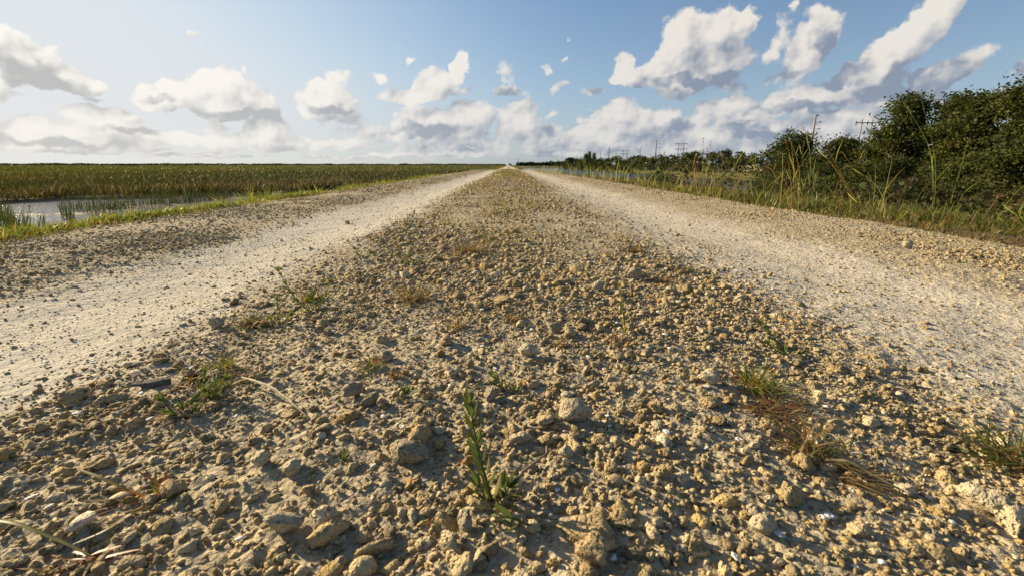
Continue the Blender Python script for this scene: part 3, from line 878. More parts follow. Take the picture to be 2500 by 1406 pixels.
# sawgrass marsh
def marsh():
    r = np.random.default_rng(31); bt = Batch()
    def band(n, d0, d1, h, wpx, wmin):
        d = np.exp(r.uniform(math.log(d0), math.log(d1), n)); az = r.uniform(R(-54), R(1.0), n)
        x = d * np.sin(az); y = d * np.cos(az)
        ok = (x < np.minimum(-3.6, -2.4 - 0 * y)) & (pond_depth(x, y) < 0.12)
        if d0 < 40:
            rim = pond_depth(x, y - 0.3) < 0.4
            ok &= rim | (r.uniform(0, 1, n) < 0.25)
        # clumps
        cl = 0.5 + 0.5 * fbm(x * 0.55, y * 0.55, 3, 401)
        ok &= r.uniform(0, 1, n) < np.clip(cl * 2.1 - 0.25, 0.12, 1)
        x, y, d, cl = x[ok], y[ok], d[ok], cl[ok]; m = len(x)
        big = 0.5 + 0.5 * fbm(x * 0.05 + 3, y * 0.02, 3, 403)
        z = land_z(x, y)
        hh = h * r.uniform(0.35, 1.15, m) * (0.35 + 0.95 * cl)
        dry = sstep(0.53 + 0.5 * fbm(x * 0.12, y * 0.10 + 9, 3, 405) + 0.15 * (np.abs(d - 17) < 5), 0.60, 0.80)
        col = pal(m, r, G_SEDGE[:3], (4, 4, 2))
        c2 = pal(m, r, G_SEDGE[2:], (4, 4, 0.7))
        col = np.where((r.uniform(0, 1, m) < 0.05 + 0.5 * dry)[:, None], c2, col)
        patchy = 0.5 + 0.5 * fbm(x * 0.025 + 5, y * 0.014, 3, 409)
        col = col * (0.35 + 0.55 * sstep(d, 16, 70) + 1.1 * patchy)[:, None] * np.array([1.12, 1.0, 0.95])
        tip = col * 1.2; st = r.uniform(0, 1, m) < 0.025 + 0.07 * dry
        tip[st] = np.array([0.42, 0.33, 0.18])
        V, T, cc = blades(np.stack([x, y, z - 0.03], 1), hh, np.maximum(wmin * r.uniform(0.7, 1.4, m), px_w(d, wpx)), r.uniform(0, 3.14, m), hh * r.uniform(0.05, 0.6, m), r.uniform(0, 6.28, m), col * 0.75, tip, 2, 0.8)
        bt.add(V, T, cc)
    band(190000, 9.5, 45, 0.36, 0.42, 0.0065)
    band(110000, 45, 260, 0.44, 0.75, 0.02)
    band(42000, 260, 2200, 0.55, 1.1, 0.05)
    o = bt.build('sawgrass', m_sedge); tag(o, 'wide marsh of dark green and brown sawgrass reaching to the horizon', 'grass', kind='stuff')
marsh()

# thin rushes standing in the pond
def rushes():
    r = np.random.default_rng(41); B = []; 
    rows = [(( 20, 560), (70, 600), 60), ((150, 520), (185, 560), 50), ((-10, 520), (30, 560), 70),
            ((150, 512), (330, 505), 120), ((190, 520), (300, 512), 90), ((300, 508), (560, 488), 200), ((360, 500), (470, 495), 120), ((0, 560), (120, 575), 60), ((470, 492), (560, 487), 90), ((230, 540), (420, 522), 60)]
    for (a, b, n) in rows:
        n = int(n * 1.5)
        t = r.uniform(0, 1, n)
        px = a[0] + (b[0] - a[0]) * t + r.normal(0, 7, n); py = a[1] + (b[1] - a[1]) * t + r.normal(0, 2.5, n)
        for i in range(n):
            x, y = gp(px[i], py[i], MARSH_W)
            if x < -3.2: B.append((x, y, MARSH_W - 0.05))
    B = np.array(B); n = len(B)
    # gather into clumps
    B[:, :2] += 0.0
    h = r.uniform(0.18, 0.50, n)
    col = pal(n, r, [(0.03, 0.045, 0.014), (0.05, 0.06, 0.02), (0.09, 0.065, 0.03)], (4, 3, 1))
    V, T, cc = blades(B, h, r.uniform(0.007, 0.013, n), r.uniform(0, 3.14, n), h * r.uniform(0.02, 0.35, n), r.normal(0.4, 1.2, n), col * 0.8, col * 1.2, 3)
    tag(raw_mesh('rushes', V, T, m_sedge, cc), 'thin dark rushes standing in the shallow pond left of the road', 'rushes', kind='stuff')
    # floating weed and mud bars
    bt = Batch()
    for (a, b, wd) in [((200, 522), (330, 512), 0.22), ((330, 506), (520, 495), 0.30), ((560, 486), (660, 481), 0.4), ((20, 528), (180, 521), 0.10)]:
        for q in range(26):
            t = r.uniform(0, 1); x, y = gp(a[0] + (b[0] - a[0]) * t, a[1] + (b[1] - a[1]) * t + r.normal(0, 1.0), MARSH_W)
            if x > -3.3: continue
            m = 9; ang = np.arange(m) / m * 2 * math.pi; rad = wd * r.uniform(0.5, 1.3) * r.uniform(0.7, 1.2, m)
            P = np.stack([x + np.cos(ang) * rad * 1.5, y + np.sin(ang) * rad * 0.6, np.full(m, MARSH_W - 0.006)], 1)
            P = np.vstack([P, [x, y, MARSH_W + 0.02]])
            bt.add(P, [(i, (i + 1) % m, m) for i in range(m)], np.array([0.15, 0.105, 0.055]) * r.uniform(0.7, 1.2))
    tag(bt.build('pond_scum', m_wood, True), 'brown floating weed and mud lying in streaks on the pond', 'pond weed', kind='stuff')
rushes()

# ------------------------------------------------------------------ trees and bushes
def leaves_cloud(blobs, n, size, r, cols, wts, cluster=34, spread=0.16, shell=0.55, droop=0.0):
    """leaf faces gathered in sprays through a set of ellipsoids (cx,cy,cz,rx,ry,rz)"""
    B = np.array(blobs, float); vol = (B[:, 3] * B[:, 4] * B[:, 5]) ** 0.75; vol /= vol.sum()
    nc = max(1, n // cluster)
    i = r.choice(len(B), nc, p=vol)
    u = r.normal(size=(nc, 3)); u /= np.linalg.norm(u, axis=1)[:, None]
    rad = shell + (1.05 - shell) * r.uniform(0, 1, nc) ** 0.6
    lump = np.clip(1 + 0.14 * r.normal(size=nc), 0.6, 1.14)
    c = B[i, :3] + u * (rad * lump)[:, None] * B[i, 3:]
    tone = pal(nc, r, cols, wts)
    m = nc * cluster
    cc = np.repeat(c, cluster, 0) + r.normal(size=(m, 3)) * spread * np.repeat(r.uniform(0.5, 1.3, nc), cluster)[:, None] * np.array([1, 1, 0.42])
    col = np.repeat(tone, cluster, 0) * r.uniform(0.8, 1.25, (m, 1))
    ax = r.normal(size=(m, 3)); ax[:, 2] = ax[:, 2] * 0.6 - droop; ax /= np.linalg.norm(ax, axis=1)[:, None]
    sd = np.cross(ax, r.normal(size=(m, 3))); sd /= np.linalg.norm(sd, axis=1)[:, None]
    L = (size * r.uniform(0.5, 1.5, m))[:, None]; Wd = L * 0.28
    V = np.stack([cc, cc + ax * L * 0.5 + sd * Wd, cc + ax * L, cc + ax * L * 0.5 - sd * Wd], 1).reshape(-1, 3)
    T = (np.arange(m)[:, None, None] * 4 + np.array([(0, 1, 2), (0, 2, 3)])[None]).reshape(-1, 3)
    return V, T, np.repeat(col, 4, 0)

def limb_path(a, b, r, k=5, bend=0.12):
    a = np.array(a, float); b = np.array(b, float); L = np.linalg.norm(b - a)
    pts = [a + (b - a) * t + (r.normal(size=3) * bend * L * math.sin(math.pi * t) * np.array([1, 1, 0.4])) for t in np.linspace(0, 1, k)]
    return pts

GREENS = [(0.040, 0.062, 0.014), (0.060, 0.085, 0.018), (0.085, 0.110, 0.025), (0.100, 0.095, 0.030), (0.030, 0.045, 0.012)]
def tree(name, x, y, top, width, label, cat, r, group=None, nleaf=6000, size=0.075, cols=GREENS, wts=(4, 5, 3, 1.5, 2), base_z=None, low=0.25, depth=None, nb=9, trunk_r=None, spread=None, shell=0.55, bark=(0.16, 0.13, 0.09)):
    z0 = land_at(x, y) if base_z is None else base_z
    H = top - z0; depth = depth or width
    root = empty(name, (x, y, z0), label, cat, group)
    blobs = []
    for k in range(nb):
        t = k / max(nb - 1, 1)
        zz = H * (low + (0.86 - low) * t)
        prof = math.sin(math.pi * min(0.30 + 0.62 * t, 1)) ** 0.7
        s = prof * width / 2
        a = r.uniform(0, 6.28); rr_ = r.uniform(0.15, 0.80) * s
        br = max(0.11 * width, s * r.uniform(0.20, 0.40))
        blobs.append((math.cos(a) * rr_, math.sin(a) * rr_ * depth / width, min(zz, H - br * 0.75), br, br, br * 0.78))
    blobs.append((r.uniform(-.1, .1) * width, 0, H * 0.86, width * 0.2, width * 0.2, H * 0.14))
    V, T, cc = leaves_cloud(blobs, nleaf, size, r, np.array(cols) * np.array([0.80, 0.76, 0.74]), wts, spread=spread or size * 2.3, shell=shell)
    raw_mesh('crown', V, T, m_leaf, cc, parent=root)
    bt = Batch(); tr = trunk_r or max(0.03, H * 0.018)
    fork = np.array([r.normal() * 0.04 * H, r.normal() * 0.04 * H, H * max(low * 0.9, 0.18)])
    p = limb_path((0, 0, -0.1), fork, r, 4, 0.05); bt.tube(p, [tr * 1.25, tr * 1.05, tr * 0.95, tr * 0.85], bark, 7)
    for b in blobs:
        p = limb_path(fork - np.array([0, 0, 0.02]), b[:3], r, 5, 0.12)
        bt.tube(p, [tr * 0.62, tr * 0.5, tr * 0.38, tr * 0.26, tr * 0.12], bark, 5)
        for q in range(5):
            e = np.array(b[:3]) + np.clip(r.normal(size=3), -1.5, 1.5) * np.array(b[3:]) * 0.75
            bt.tube(limb_path(p[3], e, r, 4, 0.15), [tr * 0.22, tr * 0.16, tr * 0.10, tr * 0.05], bark, 4)
    bt.build('trunk', m_bark, True, root)
    return root

r = np.random.default_rng(51)
# px, top py, width px, depth, name, label
NEAR = [
 (1952, 322, 140, 20.5, 'broadleaf_tree', 'dark rounded tree at the left end of the near trees, under the leaning pole', 0),
 (2062, 330, 120, 19.0, 'broadleaf_tree', 'dark dense tree standing in front of the paired power poles', 0),
 (2152, 342, 84, 16.5, 'broadleaf_tree', 'smaller light green tree between the paired poles and the tall open tree', 1),
 (2232, 236, 128, 15.5, 'broadleaf_tree', 'tall open crowned tree with a gap of sky below its spreading left bough', 2),
 (2338, 236, 104, 14.5, 'broadleaf_tree', 'tall tree with a ragged twiggy top right of the open crowned one', 2),
 (2425, 226, 130, 13.5, 'broadleaf_tree', 'tall dense olive green tree second from the right border', 1),
 (2520, 200, 130, 12.5, 'broadleaf_tree', 'tallest tree, cut by the right border of the photo', 1),
]
SET = [GREENS, [(0.065, 0.085, 0.02), (0.085, 0.105, 0.025), (0.11, 0.125, 0.03), (0.11, 0.095, 0.035), (0.045, 0.06, 0.016)], [(0.075, 0.105, 0.022), (0.095, 0.125, 0.028), (0.055, 0.08, 0.018), (0.12, 0.12, 0.035), (0.13, 0.12, 0.05)]]
for px, py, w, dep, nm, lb, ci in NEAR:
    p = at(px, py, dep); wid = w / F * dep
    tree(nm, p.x, dep, p.z + (0.10 if px > 2200 else -0.04), wid * 1.2, lb, 'tree', r, None, 17000, 0.086, SET[ci], (4, 5, 3, 1.5, 2), low=0.22, nb=17, trunk_r=0.07, shell=0.4 if ci != 2 else 0.3, depth=wid * 0.9)
BUSH = [
 (1905, 385, 80, 18.5, 'shrub', 'leafy bush with a patch of rusty red leaves at the left end of the thicket', 3),
 (1930, 420, 130, 15.5, 'shrub', 'low dark bush behind the crossing golden grass stems', 0),
 (2015, 395, 120, 14.5, 'shrub', 'dark bush behind the pale upright grass clump', 0),
 (2105, 402, 140, 13.0, 'shrub', 'bush with larger light leaves under the paired poles', 1),
 (2190, 385, 130, 12.5, 'shrub', 'dark bush at the foot of the tall open crowned tree', 0),
 (2210, 440, 150, 10.0, 'shrub', 'low brownish bush just behind the rough grass, left of the two tallest stems', 4),
 (2300, 400, 130, 11.5, 'shrub', 'dark bush behind the two tallest grass stems', 0),
 (2350, 450, 130, 9.3, 'shrub', 'low olive bush just behind the rough grass, right of the two tallest stems', 4),
 (2400, 380, 130, 10.5, 'shrub', 'olive bush with bare forked twigs in front of the tall trees', 1),
 (2480, 370, 150, 9.0, 'shrub', 'nearest olive bush with pale bare twigs at the right border', 1),
 (2560, 330, 150, 8.6, 'shrub', 'big bush mostly outside the right border of the photo', 1),
 (2450, 470, 120, 7.6, 'shrub', 'lowest brown green bush above the dark grass at the right border', 4),
]
SET += [[(0.05, 0.07, 0.018), (0.07, 0.09, 0.02), (0.09, 0.03, 0.015), (0.20, 0.035, 0.02), (0.16, 0.04, 0.02)], [(0.07, 0.075, 0.022), (0.09, 0.08, 0.03), (0.06, 0.05, 0.022), (0.10, 0.095, 0.03), (0.045, 0.04, 0.018)]]
for px, py, w, dep, nm, lb, ci in BUSH:
    p = at(px, py, dep); wid = w / F * dep
    wt = (4, 4, 1, 0.8, 0.6) if ci == 3 else (4, 5, 3, 1.5, 2)
    tree(nm, p.x, dep, p.z, wid * 1.15, lb, 'shrub', r, None, 9500, 0.050 if ci != 1 else 0.062, SET[ci], wt, low=0.10, nb=14, trunk_r=0.025, shell=0.4, bark=(0.26, 0.22, 0.16))

# far bank of the canal: rounded bushes at the waterline
G_FAR = [(0.045, 0.065, 0.018), (0.065, 0.085, 0.022), (0.085, 0.10, 0.028), (0.10, 0.10, 0.03), (0.035, 0.05, 0.016)]
k = 0
yy = 40.0
far_b = []
while yy < 215:
    h = r.uniform(2.2, 3.2); far_b.append((25.2 + r.uniform(-0.3, 1.0), yy, h, r.uniform(3.0, 4.4)))
    yy += r.uniform(1.8, 2.8) * (1 + yy / 120)
for x, y, h, w in far_b:
    tree('waterside_bush', x, y, -0.9 + h, w * 1.15, 'rounded green bush in the row along the far bank of the canal', 'bush', r, 'bushes in a row along the far canal bank', 700, 0.20 + y * 0.0012, G_FAR, base_z=-1.15, low=0.06, nb=7, spread=0.30, trunk_r=0.05)
# second rank of larger trees behind them
BACK = [(1618, 381, 40, 110), (1650, 392, 40, 120), (1686, 378, 44, 95), (1712, 386, 36, 90), (1742, 370, 40, 82), (1776, 375, 42, 80), (1808, 373, 42, 76), (1838, 378, 36, 74), (1882, 376, 52, 62), (1560, 392, 40, 150), (1520, 393, 40, 170), (1484, 391, 40, 190), (1460, 393, 30, 200), (1590, 390, 34, 140)]
for px, py, w, dep in BACK:
    p = at(px, py, dep)
    tree('distant_tree', p.x, dep, p.z, w / F * dep * 1.1, 'round headed dark tree standing behind the far bank bushes', 'tree', r, 'round trees behind the far bank bushes', 900, 0.0042 * dep, G_FAR[:2] + [G_FAR[4]], (4, 3, 3), base_z=-0.55, low=0.04, nb=9, spread=0.0035 * dep)
# dark bushes that close the view down the canal
END = [(1390, 388, 20, 205), (1402, 390, 20, 205), (1414, 391, 22, 200), (1378, 396, 20, 260), (1364, 396, 20, 300)]
for px, py, w, dep in END:
    p = at(px, py, dep)
    tree('distant_bush', p.x, dep, p.z, w / F * dep * 1.1, 'dark bush at the far left end of the canal bank row', 'bush', r, 'dark bushes at the far end of the canal', 700, 0.7, G_FAR[:2] + [G_FAR[4]], (4, 3, 3), base_z=-0.7, low=0.15, nb=5, spread=0.6)

# three feathery pines rising over the bank
def feathery(px, py, dep, wpx, label):
    p = at(px, py, dep); z0 = -0.6; H = p.z - z0
    root = empty('feathery_pine', (p.x, dep, z0), label, 'pine')
    bt = Batch(); bt.tube([(0, 0, -0.1), (0.05, 0, H * 0.5), (0.0, 0, H * 0.97)], [0.14, 0.09, 0.03], (0.13, 0.11, 0.08), 6); bt.build('trunk', m_bark, True, root)
    n = 800; t = r.uniform(0.2, 1.0, n) ** 0.9; a = r.uniform(0, 6.28, n); w = wpx / F * dep * 0.5
    rad = w * (1.05 - t) ** 0.7 * r.uniform(0.2, 1, n) * (0.6 + 0.4 * np.sin(t * 30) ** 2)
    base = np.stack([np.cos(a) * rad, np.sin(a) * rad, t * H * 0.92], 1)
    hh = r.uniform(0.7, 1.6, n) * (1.15 - 0.5 * t); col = pal(n, r, [(0.07, 0.09, 0.03), (0.10, 0.12, 0.045), (0.05, 0.06, 0.025)], (3, 3, 2))
    V, T, cc = blades(base, hh, r.uniform(0.05, 0.12, n), r.uniform(0, 3.14, n), hh * r.uniform(0.3, 1.1, n), a, col, col * 1.2, 2)
    raw_mesh('crown', V, T, m_leaf, cc, parent=root)
feathery(1431, 377, 150, 20, 'left one of the three feathery grey green pines over the far canal bank')
feathery(1439, 371, 152, 16, 'middle and tallest of the three feathery grey green pines over the far canal bank')
feathery(1451, 375, 156, 12, 'narrow dark pine standing a little apart, right of the two feathery ones')

# woods on the horizon
def horizon_wood(name, pts, d, label, cols, n, size, hmax):
    r = np.random.default_rng(61 + n)
    bt = Batch()
    a0, a1 = pts
    az = r.uniform(a0, a1, n)
    prof = hmax * (0.55 + 0.45 * fbm(az * 60, az * 0, 4, 501)) * np.ones(n)
    dd = d * r.uniform(1.0, 1.12, n)
    x = dd * np.sin(az); y = dd * np.cos(az)
    z = -0.6 + prof * r.uniform(0, 1, n)
    col = pal(n, r, cols, [1] * len(cols))
    s = size * r.uniform(0.6, 1.4, n); yaw = r.uniform(0, 6.28, n)
    u = np.stack([np.cos(yaw) * s, np.sin(yaw) * s, r.normal(0, 0.2, n) * s], 1); v = np.stack([r.normal(0, .3, n) * s, r.normal(0, .3, n) * s, s * 0.8], 1)
    c = np.stack([x, y, z], 1)
    V = np.stack([c - u, c - v * 0.6, c + u, c + v], 1).reshape(-1, 3)
    T = (np.arange(n)[:, None, None] * 4 + np.array([(0, 1, 2), (0, 2, 3)])[None]).reshape(-1, 3)
    tag(raw_mesh(name, V, T, m_leaf, np.repeat(col, 4, 0)), label, 'woods', kind='stuff')
horizon_wood('far_woods', (R(-52), R(-0.5)), 2600, 'thin far-off line of trees along the marsh horizon', [(0.06, 0.07, 0.035), (0.045, 0.055, 0.028), (0.08, 0.085, 0.045)], 15000, 5.0, 8.5)
horizon_wood('far_hammock', (azel(282, 403)[0], azel(334, 403)[0]), 1500, 'dark low clump of trees on the marsh horizon at the left', [(0.02, 0.022, 0.012), (0.03, 0.03, 0.016)], 700, 2.4, 7.0)
horizon_wood('far_reed_bed', (azel(918, 403)[0], azel(958, 403)[0]), 900, 'brownish reed clump rising a little above the marsh horizon', [(0.09, 0.065, 0.035), (0.07, 0.05, 0.03)], 500, 1.2, 4.2)
horizon_wood('levee_woods', (azel(1262, 403)[0], azel(1400, 403)[0]), 620, 'long low belt of dark trees right of the road end', [(0.045, 0.065, 0.02), (0.03, 0.045, 0.015), (0.065, 0.08, 0.028)], 9000, 1.6, 6.8)
p = at(1244, 398, 420)
tree('end_bush', p.x, 420, 1.9, 3.2, 'tiny dark bush standing at the far end of the road', 'bush', r, None, 300, 0.5, G_FAR[4:], (1,), base_z=-0.46, low=0.1, nb=4, spread=0.4)

def undergrowth():
    r = np.random.default_rng(73); n = 900
    y = r.uniform(1.2, 13, n); x = 3.3 + r.uniform(0, 1, n) * (2.0 + 0.45 * y)
    k = x < 1.25 * y + 1.5; x, y = x[k], y[k]
    z = surf(x, y) + 0.10
    B = np.stack([x, y, z, np.full(len(x), .32), np.full(len(x), .32), r.uniform(0.14, 0.34, len(x))], 1)
    V, T, cc = leaves_cloud(B, 46000, 0.045, r, [(0.045, 0.045, 0.016), (0.07, 0.055, 0.02), (0.04, 0.055, 0.014), (0.10, 0.07, 0.03)], (3, 3, 3, 1), spread=0.09, shell=0.3)
    o = raw_mesh('undergrowth', V, T, m_leaf, cc); tag(o, 'dark brown green tangle of low plants between the rough grass and the bushes', 'undergrowth', kind='stuff')
undergrowth()

# ------------------------------------------------------------------ power poles and houses
m_pole = tint_mat('weathered_pole', 0.85, 0.2, 1.5, 0.3, 0.02)
m_wall = tint_mat('house_paint', 0.8, 0.2)
PW_ = (0.30, 0.27, 0.23); DK = (0.06, 0.055, 0.05)
def pole(px, dep, toppy, label, rad=0.20, arms=True, lean=0.0, base=-0.55, side=1):
    p = at(px, toppy, dep); H = p.z - base
    root = empty('power_pole', (p.x, dep, base), label, 'power pole', 'single poles of the power line')
    bt = Batch(); bt.tube([(0, 0, -0.3), (lean * H * 0.5, 0, H * 0.5), (lean * H, 0, H)], [rad * 1.25, rad, rad * 0.75], PW_, 8); bt.build('post', m_pole, True, root)
    if arms:
        for k, dz in enumerate((0.08, 0.20, 0.36)):
            z = H * (1 - dz * 0.75) if k else H - 0.15
            L = H * (0.05 if k == 0 else 0.12) * side
            xx = lean * z
            b2 = Batch()
            b2.tube([(xx, 0, z), (xx + L, 0, z + abs(L) * 0.25)], [0.055, 0.05], DK, 6)
            b2.tube([(xx, 0, z - abs(L) * 0.55), (xx + L * 0.95, 0, z + abs(L) * 0.2)], [0.04, 0.035], DK, 5)
            for q in range(4):
                zz = z + abs(L) * 0.25 - 0.1 * q
                b2.tube([(xx + L, 0, zz), (xx + L, 0, zz - 0.05), (xx + L, 0, zz - 0.09)], [0.07, 0.12, 0.06], DK, 8)
            b2.build('insulator_arm', m_pole, True, root)
    return root
def hframe(px1, px2, dep, toppy, armpys, label, rad=0.19):
    a = at(px1, toppy, dep); b = at(px2, toppy + 1, dep); base = -0.55
    root = empty('twin_power_pole', (a.x, dep, base), label, 'power pole', 'twin poles of the power line')
    g = b.x - a.x; H = a.z - base
    for xx in (0, g):
        bt = Batch(); bt.tube([(xx, 0, -0.3), (xx, 0, H * 0.5), (xx, 0, H)], [rad * 1.25, rad, rad * 0.8], PW_, 8); bt.build('post', m_pole, True, root)
    ov = g * 0.62
    for i, ap in enumerate(armpys):
        z = at(px1, ap, dep).z - base
        bt = Batch(); bt.box((g / 2, -0.22, z), (g + 2 * ov, 0.14, 0.22), DK)
        for xx in (-ov, g * 0.5, g + ov):
            for q in range(4):
                bt.tube([(xx, -0.22, z - 0.1 - 0.13 * q), (xx, -0.22, z - 0.17 - 0.13 * q), (xx, -0.22, z - 0.21 - 0.13 * q)], [0.07, 0.20, 0.07], (0.09, 0.085, 0.09), 8)
            bt.tube([(xx, -0.22, z + 0.1), (xx, -0.22, z + 0.45)], [0.16, 0.08], (0.09, 0.085, 0.09), 8)
        bt.build('cross_arm', m_pole, True, root)
        b3 = Batch()
        for s, e in (((0, -0.22, z), (g * 0.5, -0.22, z - g * 0.45)), ((g, -0.22, z), (g * 0.5, -0.22, z - g * 0.45)), ((-ov * 0.9, -0.22, z + 0.05), (0, -0.22, z + ov * 0.35)), ((g + ov * 0.9, -0.22, z + 0.05), (g, -0.22, z + ov * 0.35))):
            b3.tube([s, e], [0.045, 0.045], PW_, 5)
        b3.build('brace', m_pole, True, root)
    return root
pole(1992, 112, 281, 'tallest looking single pole, rising over the left end of the near trees', 0.26)
pole(1603, 232, 343, 'single dark pole standing right of the twin towered house', 0.30)
pole(1487, 332, 361, 'slim single pole standing between the narrow pine and the smaller twin poles', 0.34)
pole(1466, 400, 370, 'thin distant single pole just right of the narrow pine', 0.3, arms=False)
pole(1265, 640, 387, 'far-off single pole beside the end of the road', 0.5, arms=False)
pole(1716, 200, 366, 'short pole above the round trees, between the larger twin poles and the thicket', 0.2, arms=True)
hframe(2106, 2131, 125, 292, (301,), 'nearest twin poles with one cross arm, half hidden by the near trees')
hframe(1657, 1670, 255, 349, (352, 365), 'twin poles with two cross arms right of the dark single pole', 0.24)
hframe(1522, 1531, 382, 367, (369, 377), 'most distant twin poles with two cross arms, left of the twin towered house', 0.28)

def house():
    dep = 330; p = at(1583, 400, dep); base = -0.5; s = dep / F
    root = empty('towered_house', (p.x, dep, base), 'peach coloured house with two small red roofed towers behind the canal trees', 'house')
    peach = (0.46, 0.31, 0.21); red = (0.28, 0.10, 0.06); dk = (0.05, 0.05, 0.06)
    zt = lambda py: at(1583, py, dep).z - base
    w = 40 * s
    bt = Batch(); bt.box((0, 0, zt(391) / 2), (w, 9, zt(391)), peach); bt.box((w * 0.05, -4.6, zt(396) / 2), (w * 0.34, 1.2, zt(394)), (0.68, 0.5, 0.35)); bt.build('wall', m_wall, False, root)
    def hip(cx, cy, z, wx, wy, h, name):
        b = Batch(); o = 0.5
        P = [(cx - wx / 2 - o, cy - wy / 2 - o, z), (cx + wx / 2 + o, cy - wy / 2 - o, z), (cx + wx / 2 + o, cy + wy / 2 + o, z), (cx - wx / 2 - o, cy + wy / 2 + o, z), (cx - max(wx - wy, 0) / 2, cy, z + h), (cx + max(wx - wy, 0) / 2, cy, z + h)]
        b.add(P, [(0, 1, 5), (0, 5, 4), (1, 2, 5), (2, 3, 4), (2, 4, 5), (3, 0, 4), (0, 2, 1), (0, 3, 2)], red); return b.build(name, m_wall, False, root)
    hip(0, 0, zt(391) + 0.01, w, 9, 1.3, 'roof')
    for cx in (-w * 0.30, w * 0.28):
        b = Batch(); z0 = zt(391) - 0.3; z1 = zt(385.5)
        for dx in (-1.0, 1.0):
            for dy in (-1.0, 1.0): b.box((cx + dx, -1 + dy, (z0 + z1) / 2), (0.45, 0.45, z1 - z0), peach)
        b.box((cx, -1, z0 + 0.6), (2.6, 2.6, 1.2), peach)
        b.build('tower', m_wall, False, root)
        hip(cx, -1, z1 + 0.01, 2.4, 2.4, zt(382.5) - z1, 'tower_roof')
    for k in range(6):
        b = Batch(); b.box((-w * 0.4 + k * w * 0.16, -4.53, zt(395)), (1.0, 0.08, 1.3), dk); b.build('window', m_wall, False, root)
house()
def shed(px, py0, py1, wpx, dep, name, label, col, roofc, cat):
    p = at(px, py1, dep); s = dep / F; base = -0.55; H = at(px, py0, dep).z - base; w = wpx * s
    root = empty(name, (p.x, dep, base), label, cat)
    b = Batch(); b.box((0, 0, H / 2), (w, w * 0.7, H), col); b.build('wall', m_wall, False, root)
    b = Batch(); b.box((0, 0, H + 0.08), (w * 1.08, w * 0.78, 0.16), roofc); b.build('roof', m_wall, False, root)
    b = Batch(); b.box((w * 0.1, -w * 0.35 - 0.03, H * 0.35), (w * 0.2, 0.06, H * 0.7), (0.1, 0.1, 0.1)); b.build('door', m_wall, False, root)
shed(1582, 399, 408, 11, 128, 'pale_shed', 'small cream flat roofed building below the twin towered house', (0.50, 0.45, 0.34), (0.40, 0.38, 0.32), 'building')
shed(1548, 391, 400, 9, 340, 'small_house', 'tiny pale house left of the twin towered one', (0.6, 0.5, 0.4), (0.35, 0.16, 0.10), 'house')
def low_wall():
    a = at(1790, 404, 66); b = at(1866, 404, 58); L = (b - a).length; ang = math.atan2(b.y - a.y, b.x - a.x)
    root = empty('low_wall', (a.x, a.y, -0.55), 'pale low concrete wall seen through gaps in the canal bushes', 'wall', None, ang)
    bt = Batch(); bt.box((L / 2, 0, 0.36), (L, 0.25, 0.72), (0.22, 0.19, 0.14)); bt.build('wall_panel', m_wall, False, root)
    bt = Batch(); bt.box((L / 2, 0, 0.765), (L + 0.1, 0.34, 0.08), (0.26, 0.23, 0.17)); bt.build('coping', m_wall, False, root)
low_wall()

# ------------------------------------------------------------------ single weeds, tufts and stalks
LG = [(0.055, 0.078, 0.025), (0.075, 0.10, 0.03), (0.10, 0.12, 0.035), (0.17, 0.16, 0.045)]
def gz(x, y): return float(np.maximum(surf([x], [y])[0], -5))

def leaf_shape(bt, p, d, up, L, Wd, col, fold=0.25, curl=0.25):
    """one pointed leaf, folded along its midrib"""
    d = d.normalized(); s = d.cross(up)
    if s.length < 1e-4: s = d.orthogonal()
    s.normalize(); n = s.cross(d).normalized()
    V = []; 
    prof = [(0.0, 0.12), (0.25, 0.8), (0.55, 1.0), (0.8, 0.6), (1.0, 0.03)]
    for t, w in prof:
        c = p + d * (L * t) - n * (L * curl * t * t)
        V += [c + s * (Wd * w * 0.5) + n * (Wd * fold * w * 0.5), c, c - s * (Wd * w * 0.5) + n * (Wd * fold * w * 0.5)]
    T = []
    for i in range(len(prof) - 1):
        a = 3 * i
        T += [(a, a + 1, a + 4), (a, a + 4, a + 3), (a + 1, a + 2, a + 5), (a + 1, a + 5, a + 4)]
    cc = np.array(col)[None] * np.ones((len(V), 1)); cc[1::3] *= 1.25
    bt.add([tuple(v) for v in V], T, cc)

